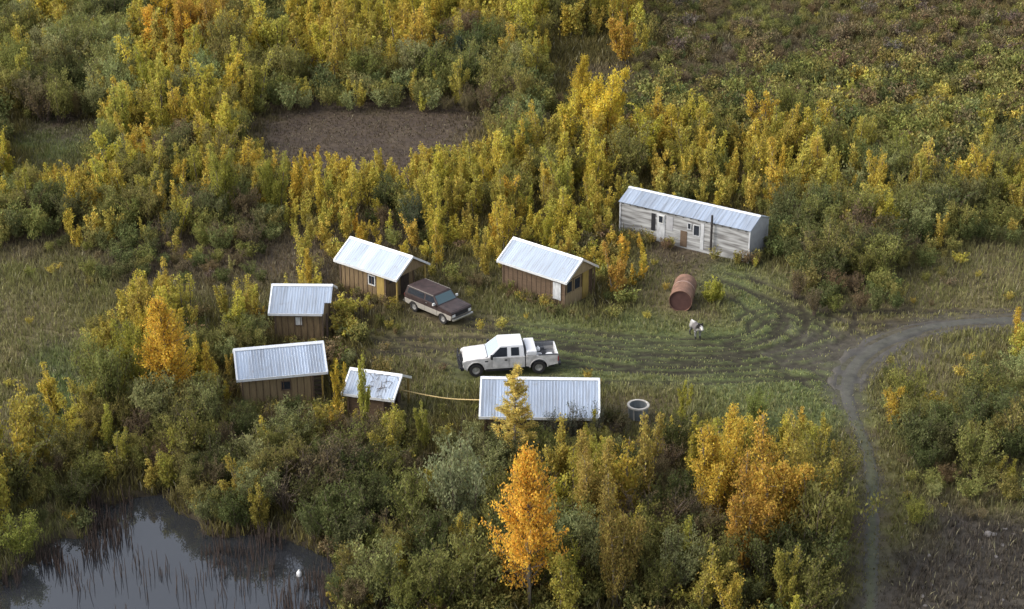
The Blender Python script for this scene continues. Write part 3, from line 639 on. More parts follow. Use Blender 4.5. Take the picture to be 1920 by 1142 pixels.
def old_wagon():
    R1 = at(776, 587); F1 = at(832, 611)
    d = (F1 - R1).normalized(); ang = math.atan2(d.y, d.x); side = Vector((-d.y, d.x, 0)); near = 1 if side.y < 0 else -1
    wb = 1.42; c = (F1 + R1) / 2 - side * near * .85
    root = empty('utility_vehicle', (c.x, c.y, hz(c.x, c.y) + .01), ang, label='old two-tone brown and cream utility vehicle with a rusty roof, parked beside a cabin', cat='car')
    root.scale = (.95, .95, .95)
    FOOT.append((c.x, c.y, ang, 2.4, 1.0))
    zb = .42; bw = .96
    lo = [(2.20, .50), (wb + .46, .46)] + arch(wb, .46, .36)[1:-1] + [(wb - .46, .46), (-wb + .46, .46)] + arch(-wb, .46, .36)[1:-1] + [(-wb - .46, .46), (-2.28, .52), (-2.30, .86), (2.30, .86)]
    # roof of arches reaches z=.88: keep belt above it
    lo = lo[:-2] + [(-2.32, .84), (2.30, .84)]
    MB().prism(lo, -bw, bw).build('lower_body', M['paint_cr'], root, bevel=.02)
    up = [(2.31, .842), (2.32, 1.02), (2.26, 1.12), (.98, 1.20), (-2.33, 1.20), (-2.34, .842)]
    MB().prism(up, -.955, .955).build('upper_body', M['paint_br'], root, bevel=.025)
    MB().hexa([(1.0, -.82, 1.19), (2.20, -.80, 1.115), (2.20, .80, 1.115), (1.0, .82, 1.19), (1.02, -.78, 1.225), (2.14, -.74, 1.15), (2.14, .74, 1.15), (1.02, .78, 1.225)]).build('hood', M['paint_br'], root, bevel=.015)
    m = MB(); m.hexa([(.98, -.93, 1.19), (.98, .93, 1.19), (-2.30, .93, 1.19), (-2.30, -.93, 1.19), (.45, -.80, 1.77), (.45, .80, 1.77), (-2.12, .80, 1.77), (-2.12, -.80, 1.77)])
    cab = m.build('cab', M['paint_br'], root, bevel=.03)
    MB().hexa([(.44, -.78, 1.772), (.44, .78, 1.772), (-2.10, .78, 1.772), (-2.10, -.78, 1.772), (.38, -.72, 1.81), (.38, .72, 1.81), (-2.05, .72, 1.81), (-2.05, -.72, 1.81)]).build('roof', M['paint_rust'], cab, bevel=.012)
    def cy(z): return .93 - (z - 1.19) / .58 * .13
    z0, z1 = 1.27, 1.66
    for s in (-1, 1):
        side_quad(cab, 'side_window', 'glass', [(.72, cy(z0), z0), (-.28, cy(z0), z0), (-.28, cy(z1), z1), (.42, cy(z1), z1)], s)
        side_quad(cab, 'side_window', 'glass', [(-.42, cy(z0), z0), (-2.05, cy(z0), z0), (-1.95, cy(z1), z1), (-.42, cy(z1), z1)], s)
        side_quad(cab, 'drip_rail', 'paint_cr', [(.42, cy(1.735), 1.735), (-2.10, cy(1.735), 1.735), (-2.10, cy(1.755), 1.755), (.42, cy(1.755), 1.755)], s, .03)
        side_quad(root, 'door_seam', 'black', [(.84, .961, .52), (.86, .961, .52), (.86, .957, 1.15), (.84, .957, 1.15)], s, .006)
        side_quad(root, 'door_seam', 'black', [(-.36, .961, .52), (-.34, .961, .52), (-.34, .957, 1.15), (-.36, .957, 1.15)], s, .006)
        side_quad(root, 'door_handle', 'chrome', [(-.22, .956, 1.08), (-.06, .956, 1.08), (-.06, .956, 1.13), (-.22, .956, 1.13)], s, .03)
        mm = MB(); mm.box(.68, .78, min(s * 1.0, s * 1.2), max(s * 1.0, s * 1.2), 1.22, 1.38).tube([(.74, s * .9, 1.22), (.74, s * 1.05, 1.26)], .02, 6); mm.build('side_mirror', M['frame_w'], root)
        MB().box(2.305, 2.345, min(s * .62, s * .88), max(s * .62, s * .88), .74, .92).build('headlight', M['lamp'], root)
        MB().box(-2.37, -2.335, min(s * .80, s * .93), max(s * .80, s * .93), .95, 1.15).build('tail_light', M['red'], root)
    W4 = [Vector((.98 - (z - 1.19) / .58 * .53, y, z)) for z, y in ((1.24, -.82), (1.24, .82), (1.71, .74), (1.71, -.74))]; nr = Vector((.58, 0, .53)).normalized()
    MB().hexa([p + nr * .002 for p in W4] + [p + nr * .014 for p in W4]).build('windscreen', M['glass_b'], cab)
    MB().box(2.305, 2.335, -.60, .60, .72, .98).build('grille', M['black'], root)
    MB().box(2.34, 2.50, -.95, .95, .50, .64).build('front_bumper', M['chrome'], root, bevel=.03)
    MB().box(-2.50, -2.34, -.95, .95, .50, .64).build('rear_bumper', M['chrome'], root, bevel=.03)
    MB().box(-2.2, 2.2, -.75, .75, .36, .48).build('chassis', M['black'], root)
    for cx in (wb, -wb):
        for s in (-1, 1): wheel(root, cx, s * .83, .38, .24)
gb, n, l, b = new_mat('hazed_glass'); b.inputs['Base Color'].default_value = (.10, .15, .16, 1); b.inputs['Roughness'].default_value = .1; b.inputs['Metallic'].default_value = .3; M['glass_b'] = gb
old_wagon()

# ------------------------------------------------------------------ rusty tank, well ring, hose, jug, dog
def tank():
    a = at(1275, 583); r = .76; b = at(1283, 556)
    d = (b - a); d.z = 0; d.normalize(); L = 2.8; ang = math.atan2(d.y, d.x); g = hz(a.x, a.y)
    root = empty('steel_tank', (a.x, a.y, g), ang, label='rust-brown steel tank lying on its side in the weeds', cat='tank')
    FOOT.append((a.x + d.x * L / 2, a.y + d.y * L / 2, ang, L / 2 + .1, .8))
    def ring(x0, x1, ra, rb, n=32):
        m = MB(); m.lathe([(ra, 0), (rb, 0), (rb, x1 - x0), (ra, x1 - x0)], n, close=True); return m
    m = ring(0, L, r - .03, r); o = m.build('shell', M['rust'], root); o.rotation_euler = (0, R(90), 0); o.location = (0, 0, r - .05)
    for p in o.data.polygons: p.use_smooth = False
    m = MB(); m.lathe([(.01, 0), (r - .03, .0), (r - .03, .03), (.01, .03)], 32); o = m.build('end_plate', M['rust_end'], root); o.rotation_euler = (0, R(90), 0); o.location = (.10, 0, r - .05)
    m = MB(); m.lathe([(.01, 0), (r - .04, .0), (r - .04, .03), (.01, .03)], 32); o = m.build('end_plate', M['rust_end'], root); o.rotation_euler = (0, R(90), 0); o.location = (L - .1, 0, r - .05)
    m = ring(0, .09, r + .001, r + .02); o = m.build('weld_band', M['rust_band'], root); o.rotation_euler = (0, R(90), 0); o.location = (1.55, 0, r - .05)
    m = MB()
    for x in (.35, L - .5):
        m.box(x, x + .12, -.7, -.3, -.1, .28).box(x, x + .12, .3, .7, -.1, .28)
    m.build('cradle', M['dark'], root)
tank()
def well():
    p = at(1196, 784); g = hz(p.x, p.y); r = .62
    root = empty('well_ring', (p.x, p.y, g - .32), 0, label='open round tub with a pale rim standing in weeds right of the front cabin', cat='well ring')
    FOOT.append((p.x, p.y, 0, .7, .7))
    MB().lathe([(r * .78, 0), (r * .94, .85), (r * .97, 1.12), (r * .87, 1.12), (r * .84, .85), (r * .70, .1)], 28, close=True).build('shell', M['conc_d'], root)
    MB().lathe([(r * .972, 1.04), (r * 1.05, 1.06), (r * 1.05, 1.16), (r * .84, 1.16), (r * .84, 1.122), (r * .972, 1.121)], 28, close=True).build('rim', M['conc'], root)
    MB().lathe([(.01, 0), (r * .80, 0), (r * .80, .03), (.01, .03)], 24).build('fill', M['dark'], root).location = (0, 0, .62)
    m = MB()
    for k in range(3):
        a = math.pi * (1.05 + .28 * k) ; m.hexa([(r * .80 * math.cos(a) - .03, r * .80 * math.sin(a) - .02, .0), (r * .80 * math.cos(a) + .05, r * .80 * math.sin(a) - .02, .0), (r * .80 * math.cos(a) + .05, r * .80 * math.sin(a) + .02, .0), (r * .80 * math.cos(a) - .03, r * .80 * math.sin(a) + .02, .0),
                 (r * .99 * math.cos(a) - .03, r * .99 * math.sin(a) - .02, 1.04), (r * .99 * math.cos(a) + .05, r * .99 * math.sin(a) - .02, 1.04), (r * .99 * math.cos(a) + .05, r * .99 * math.sin(a) + .02, 1.04), (r * .99 * math.cos(a) - .03, r * .99 * math.sin(a) + .02, 1.04)])
    m.build('stave', M['conc'], root)
well()
hp = [at(752, 731, 1.5), at(790, 739, 1.4), at(830, 746, 1.33), at(865, 749, 1.35), at(903, 750, 1.55)]
MB().tube([Vector(p) for p in smooth_line([tuple(p) for p in hp], 5)], .035, 6).build('hose', M['rope'], None, label='pale yellow hose strung sagging from the small shed to the long front cabin', cat='hose')
p = at(561, 1079, WATER_Z); jr = empty('plastic_jug', (p.x, p.y, WATER_Z - .05), .4, label='white plastic jug floating on the dark pond', cat='jug')
jr.scale = (.85, .85, .85); MB().lathe([(.10, 0), (.15, .03), (.155, .24), (.12, .32), (.06, .37), (.05, .40)], 16).build('bottle', M['plastic_w'], jr); MB().lathe([(.06, .402), (.06, .44), (.01, .445)], 12).build('cap', M['frame_w'], jr)

def dog():
    p = at(1304, 631); g = hz(p.x, p.y)
    root = empty('dog', (p.x, p.y, g), R(-70), label='black and white dog standing at the edge of the mown grass below the rusty tank', cat='dog')
    FOOT.append((p.x, p.y, 0, .55, .5))
    k = 1.42
    V = [(-.30, 0, .60, .155), (-.05, 0, .57, .16), (.18, 0, .58, .18), (.34, 0, .65, .13), (.47, 0, .72, .125), (.60, 0, .67, .075), (.70, 0, .64, .05),       # 0-6 pelvis..muzzle
         (-.42, 0, .66, .05), (-.50, 0, .56, .05), (-.53, 0, .42, .04)]                                                                                # tail curled up
    E_ = [(0, 1), (1, 2), (2, 3), (3, 4), (4, 5), (5, 6), (0, 7), (7, 8), (8, 9)]
    for s in (-1, 1):
        i = len(V); V += [(-.30, s * .11, .46, .10), (-.20, s * .12, .34, .065), (-.37, s * .12, .20, .04), (-.33, s * .12, .05, .04), (-.26, s * .12, .03, .042)]
        E_ += [(0, i), (i, i + 1), (i + 1, i + 2), (i + 2, i + 3), (i + 3, i + 4)]
        i = len(V); V += [(.22, s * .11, .42, .085), (.19, s * .11, .28, .05), (.23, s * .11, .05, .04), (.29, s * .11, .03, .042)]
        E_ += [(2, i), (i, i + 1), (i + 1, i + 2), (i + 2, i + 3)]
        i = len(V); V += [(.44, s * .085, .82, .038), (.45, s * .10, .90, .018)]; E_ += [(4, i), (i, i + 1)]
    me = bpy.data.meshes.new('dog_skeleton'); me.from_pydata([(x * k, y * k, z * k) for x, y, z, r in V], E_, [])
    o = bpy.data.objects.new('body', me); COL.objects.link(o)
    o.modifiers.new('skin', 'SKIN'); sk = me.skin_vertices[0].data
    for i, v in enumerate(V): sk[i].radius = (v[3] * k, v[3] * k)
    sk[0].use_root = True
    ss = o.modifiers.new('sub', 'SUBSURF'); ss.levels = 1; ss.render_levels = 1
    dg = bpy.context.evaluated_depsgraph_get(); ev = o.evaluated_get(dg); m2 = bpy.data.meshes.new_from_object(ev); bpy.data.objects.remove(o)
    co = np.zeros(len(m2.vertices) * 3); m2.vertices.foreach_get('co', co); co = co.reshape(-1, 3) / k
    c = np.tile(np.array((.70, .68, .65)), (len(co), 1)); x, y, z = co.T
    c[(x > .30) & (z > .60)] = (.015, .014, .014)                                        # black head and neck
    c[(x > .56) & (z > .55) & (np.abs(y) < .07)] = (.66, .62, .58)                        # pale muzzle
    c[(x > .50) & (z > .72) & (np.abs(y) < .035)] = (.66, .62, .58)                       # blaze
    c[(x > -.20) & (x < .31) & (z > .42)] = (.13, .12, .12)
    c[(x < -.12) & (y < -.02) & (z > .40)] = (.30, .29, .28)
    c[(z < .16)] = (.03, .03, .03); c[(x > .1) & (z < .42) & (z > .16)] = (.22, .22, .21); c[(x < -.1) & (z < .46) & (z > .16)] = (.10, .10, .10)
    a = m2.attributes.new('col', 'FLOAT_COLOR', 'POINT'); v = np.ones((len(co), 4), np.float32); v[:, :3] = c; a.data.foreach_set('color', v.ravel())
    for pl in m2.polygons: pl.use_smooth = True
    m2.materials.clear(); link('body', m2, attr_mat('dog_fur', 'col', 0), root)
    m = MB(); m.lathe([(.01, -.028), (.026, -.01), (.026, .012), (.01, .03)], 10)
    n_ = m.build('nose', M['black'], root); n_.location = (.775 * k, 0, .65 * k)
    for s in (-1, 1):
        m = MB(); m.lathe([(.008, -.016), (.017, 0), (.008, .016)], 8); e_ = m.build('eye', M['chrome'], root); e_.location = (.585 * k, s * .045 * k, .745 * k)
dog()
# ------------------------------------------------------------------ stones
def stone(px, py, s, label, group=None):
    p = at(px, py); bm = bmesh.new(); bmesh.ops.create_icosphere(bm, subdivisions=2, radius=1)
    for v in bm.verts:
        f = 1 + .25 * math.sin(v.co.x * 3 + px) + .2 * math.cos(v.co.y * 4 + py) + random.uniform(-.07, .07); v.co = Vector((v.co.x * f * s, v.co.y * f * s * .8, v.co.z * f * s * .55))
    me = bpy.data.meshes.new('rock'); bm.to_mesh(me); bm.free()
    o = link('rock', me, M['stone'], label=label, cat='rock', group=group); o.location = (p.x, p.y, hz(p.x, p.y) + s * .2); return o
stone(1857, 1005, .30, 'largest boulder on the dark rocky ground at the lower right')
for k in range(34):
    stone(random.uniform(1690, 1960), random.uniform(985, 1150), random.uniform(.05, .13), 'small grey stone strewn over the dark ground at the lower right', 'small stones on the dark rocky ground')
m = MB().box(-.55, .55, -.1, .1, 0, .04); o = m.build('plank', M['ply_light'], None, label='short pale plank lying in the brush below the long front cabin', cat='plank')
p = at(806, 856); o.location = (p.x, p.y, hz(p.x, p.y) + .15); o.rotation_euler = (0, .05, -.1)

# ------------------------------------------------------------------ plants: leaf-by-leaf crowns on real limbs
def leaves(rg, centres, size, jitter, up=.5, aspect=.55, clump=None):
    """elongated leaf clusters round the given points; returns vertex co, quads, per-vertex tint (value, hue, 0)"""
    n = len(centres); c = centres + rg.normal(0, 1, (n, 3)) * jitter
    u = rg.normal(0, 1, (n, 3)); u[:, 2] = np.abs(u[:, 2]) + up; u /= np.linalg.norm(u, axis=1)[:, None]
    w = rg.normal(0, 1, (n, 3)); v = np.cross(u, w); v /= np.linalg.norm(v, axis=1)[:, None] + 1e-9
    s = (size * rg.uniform(.6, 1.4, n))[:, None]; u = u * s * .5; v = v * s * .5 * aspect
    bend = np.cross(u, v); bend /= np.linalg.norm(bend, axis=1)[:, None] + 1e-9; bend *= s * .12
    co = np.stack([c - u, c + v * 1.0 + bend, c + u, c - v + bend], 1).reshape(-1, 3)
    f = np.arange(n * 4).reshape(n, 4)
    t = np.zeros((n, 3)); t[:, 0] = np.clip(rg.normal(.5, .15, n) + (0 if clump is None else clump), 0, 1); t[:, 1] = np.clip(rg.normal(.5, .22, n), 0, 1)
    return co, f, np.repeat(t, 4, axis=0)
def branch_pts(rg, p0, d, L, n, droop=0., wob=.12):
    """polyline of a limb"""
    pts = [np.array(p0, float)]; d = np.array(d, float); d /= np.linalg.norm(d)
    for k in range(n):
        d = d + rg.normal(0, wob, 3) + np.array((0, 0, droop)); d /= np.linalg.norm(d); pts.append(pts[-1] + d * L / n)
    return np.array(pts)
def along(rg, pts, n, lo=.15):
    t = rg.uniform(lo, 1, n) ** .8 * (len(pts) - 1); i = np.minimum(t.astype(int), len(pts) - 2); f = (t - i)[:, None]
    return pts[i] * (1 - f) + pts[i + 1] * f
def proto(kind, seed):
    """unit-height plant, returns (crown mesh, trunk mesh)"""
    rg = np.random.default_rng(seed); C = []; T = []; mb = MB(); cl = []
    def limb(pts, r0, r1, n=4): mb.tube([tuple(p) for p in pts], [r0 + (r1 - r0) * k / (len(pts) - 1) for k in range(len(pts))], n)
    if kind in ('birch', 'aspen', 'larch', 'poplar', 'bigpoplar'):
        nt = {'birch': rg.integers(3, 6), 'aspen': 1, 'larch': 1, 'poplar': rg.integers(5, 8), 'bigpoplar': 8}[kind]
        W_ = {'birch': .15, 'aspen': .23, 'larch': .20, 'poplar': .14, 'bigpoplar': .15}[kind]
        for q in range(nt):
            a = rg.uniform(0, 6.28); off = 0 if nt == 1 else rg.uniform(.02, {'birch': .15, 'poplar': .27, 'bigpoplar': .27}[kind]); H = 1 if q == 0 else rg.uniform(.55, .97)
            b0 = (math.cos(a) * off * .4, math.sin(a) * off * .4, 0)
            tr = branch_pts(rg, b0, (math.cos(a) * off * 1.3, math.sin(a) * off * 1.3, 1), H, 8, 0, .018 if kind in ('aspen', 'larch') else .045); limb(tr, .014, .003, 6)
            nb = {'birch': 24, 'aspen': 130, 'larch': 130, 'poplar': 15, 'bigpoplar': 30}[kind]
            for k in range(nb):
                t = rg.uniform({'aspen': .12, 'larch': .08}.get(kind, .06), .97); i = min(int(t * 8), 7); p = tr[i] + (tr[i + 1] - tr[i]) * (t * 8 - i)
                env = (min(1, (1 - t) * 1.45) ** .8) * (min(1, .45 + t * 1.9)); L = W_ * env * rg.uniform(.65, 1.3) + .03
                az = rg.uniform(0, 6.28); up = {'birch': rg.uniform(1.0, 3.2), 'aspen': rg.uniform(.3, 1.3), 'larch': rg.uniform(.0, .35), 'poplar': rg.uniform(1.2, 3.5), 'bigpoplar': rg.uniform(.8, 2.8)}[kind]
                br = branch_pts(rg, p, (math.cos(az), math.sin(az), up), L * (1.15 if kind != 'larch' else 1), 4, .08, .12)
                limb(br, .0045, .0015, 3); nl = int({'birch': 34, 'aspen': 82, 'larch': 72, 'poplar': 34, 'bigpoplar': 66}[kind] * (L / W_ + .35)); C.append(along(rg, br, nl)); cl.append(np.full(nl, rg.normal(0, .16)))
            nl = 40; C.append(along(rg, tr, nl, .7)); cl.append(np.full(nl, .1))
        jit = {'birch': .022, 'aspen': .017, 'larch': .010, 'poplar': .024, 'bigpoplar': .022}[kind]; sz = {'birch': .030, 'aspen': .017, 'larch': .024, 'poplar': .030, 'bigpoplar': .020}[kind]; asp = {'larch': .35}.get(kind, .6)
    elif kind in ('willow', 'brush', 'lowbush', 'tuft'):
        ns = {'willow': 20, 'brush': 24, 'lowbush': 16, 'tuft': 13}[kind]
        for k in range(ns):
            a = rg.uniform(0, 6.28); tl = rg.uniform(.03, .50) if kind != 'lowbush' else rg.uniform(.1, .9); L = rg.uniform(.62, 1.02) * (1 - .22 * tl)
            st = branch_pts(rg, (math.cos(a) * .05, math.sin(a) * .05, 0), (math.cos(a) * tl, math.sin(a) * tl, 1), L, 6, .0, .07); limb(st, .008, .002, 4)
            nl = {'willow': 60, 'brush': 10, 'lowbush': 70, 'tuft': 14}[kind]; h = rg.normal(0, .15)
            C.append(along(rg, st, nl, .18)); cl.append(np.full(nl, h))
            for j in range(6 if kind != 'brush' else 10):
                t = rg.uniform(.25, .95); i = min(int(t * 6), 5); p = st[i] + (st[i + 1] - st[i]) * (t * 6 - i); az = rg.uniform(0, 6.28)
                br = branch_pts(rg, p, (math.cos(az), math.sin(az), rg.uniform(.6, 2.2)), rg.uniform(.10, .26), 3, 0, .1)
                limb(br, .003, .001, 3); nl = {'willow': 30, 'brush': 9, 'lowbush': 20, 'tuft': 3}[kind]; C.append(along(rg, br, nl, .1)); cl.append(np.full(nl, h + rg.normal(0, .1)))
        jit = {'willow': .028, 'brush': .022, 'lowbush': .04, 'tuft': .04}[kind]; sz = {'willow': .035, 'brush': .034, 'lowbush': .075, 'tuft': .095}[kind]; asp = .5
    elif kind == 'spruce':
        tr = branch_pts(rg, (0, 0, 0), (0, 0, 1), 1, 8, 0, .01); limb(tr, .018, .003, 6)
        for k in range(110):
            t = rg.uniform(.06, .98); p = np.array((0, 0, t)); az = rg.uniform(0, 6.28); L = .24 * (1 - t) ** .8 * rg.uniform(.8, 1.15) + .02
            br = branch_pts(rg, p, (math.cos(az), math.sin(az), -.12), L, 3, .05, .06); limb(br, .004, .001, 3); nl = int(12 + 60 * L / .24); C.append(along(rg, br, nl)); cl.append(np.full(nl, rg.normal(0, .12)))
        jit = .012; sz = .03; asp = .4
    elif kind == 'snag':                                         # mostly bare grey shrub
        for k in range(16):
            a = rg.uniform(0, 6.28); tl = rg.uniform(.05, .55)
            st = branch_pts(rg, (math.cos(a) * .05, math.sin(a) * .05, 0), (math.cos(a) * tl, math.sin(a) * tl, 1), rg.uniform(.7, 1.), 6, .0, .09); limb(st, .009, .002, 4)
            for j in range(9):
                t = rg.uniform(.3, .95); i = min(int(t * 6), 5); p = st[i] + (st[i + 1] - st[i]) * (t * 6 - i); az = rg.uniform(0, 6.28)
                br = branch_pts(rg, p, (math.cos(az), math.sin(az), rg.uniform(.4, 2.)), rg.uniform(.12, .3), 3, 0, .12); limb(br, .0035, .001, 3); nl = 5; C.append(along(rg, br, nl, .3)); cl.append(np.full(nl, 0.))
        jit = .02; sz = .03; asp = .5
    co, f, t = leaves(rg, np.concatenate(C), sz, jit, {'larch': 0., 'spruce': 0., 'birch': 1.1, 'poplar': 1.1, 'willow': 1., 'tuft': 1.2}.get(kind, .6), asp, np.concatenate(cl))
    zmax = co[:, 2].max(); co /= zmax
    cm = fast_mesh('crown', co, f, 'tint', t); cm.materials.append(M['leaf'])
    for v in mb.bm.verts: v.co /= zmax
    tm = bpy.data.meshes.new('trunk'); mb.bm.to_mesh(tm); mb.bm.free(); tm.materials.append(M['bark' if kind in ('birch', 'aspen', 'larch', 'poplar', 'bigpoplar', 'spruce') else 'twig'])
    return cm, tm
NP = {'birch': 9, 'aspen': 2, 'larch': 2, 'poplar': 5, 'bigpoplar': 3, 'willow': 8, 'brush': 6, 'lowbush': 4, 'spruce': 1, 'snag': 3, 'tuft': 6}
PROTO = {k: [proto(k, 100 + i * 13 + hash_i * 101) for i in range(n)] for hash_i, (k, n) in enumerate(NP.items())}
def plant(kind, x, y, h, colr, wid=1., lean=(0, 0), rot=None, name=None, label=None, cat='tree', group=None, var=None, z=None):
    cm, tm = PROTO[kind][random.randrange(len(PROTO[kind])) if var is None else var]
    if z is None: z = hz(x, y)
    root = bpy.data.objects.new(name, None); COL.objects.link(root); root.location = (x, y, z - .03); root.empty_display_size = .3
    root.rotation_euler = (lean[0], lean[1], random.uniform(0, 6.28) if rot is None else rot); root.scale = (h * wid, h * wid, h)
    tag(root, label, cat, group)
    for nm, me in (('trunk', tm), ('crown', cm)):
        o = bpy.data.objects.new(nm, me); COL.objects.link(o); o.parent = root; o.color = (*colr, 1)
    return root
C_ = {'Y': (.53, .42, .075), 'O': (.58, .40, .06), 'L': (.435, .368, .078), 'G': (.245, .230, .068), 'D': (.135, .145, .052), 'W': (.29, .30, .12), 'B': (.20, .155, .080)}
def jcol(c, a=.12):
    k = random.uniform(1 - a * 1.6, 1 + a * 1.6); return tuple(max(.004, v * k * random.uniform(1 - a, 1 + a)) for v in c)
# things that plants must not cover in view (x0, y0, x1, y1 in photo pixels)
KEEP = [(625, 442, 800, 540), (745, 525, 885, 612), (930, 443, 1112, 575), (1158, 348, 1250, 436), (1250, 365, 1345, 452), (1345, 385, 1436, 470), (500, 530, 626, 630), (446, 640, 616, 742), (645, 688, 764, 745), (860, 640, 1036, 716),
        (900, 706, 1128, 776), (1258, 510, 1312, 590), (1285, 590, 1325, 636), (1174, 745, 1216, 800), (545, 1060, 580, 1090), (760, 725, 900, 752), (1550, 600, 1600, 740), (1600, 600, 1885, 660), (470, 222, 905, 256), (510, 212, 770, 276), (770, 214, 860, 266), (1130, 690, 1560, 764), (1040, 80, 1185, 172), (25, 232, 160, 300), (1640, 990, 1930, 1150), (795, 845, 818, 862)]
def hits(x0, y0, x1, y1, keep=KEEP):      # the first thirteen are solid things: plants standing behind them may rise above them
    return any(x0 < k[2] and x1 > k[0] and y0 < k[3] and y1 > k[1] and not (i < 13 and y1 < k[1] + .5 * (k[3] - k[1])) for i, k in enumerate(keep))
def in_foot(x, y, m=0.):
    for cx, cy, a, hl, hw in FOOT:
        dx, dy = x - cx, y - cy
        if abs(dx * math.cos(a) + dy * math.sin(a)) < hl + m and abs(-dx * math.sin(a) + dy * math.cos(a)) < hw + m: return True
    return False
placed = []
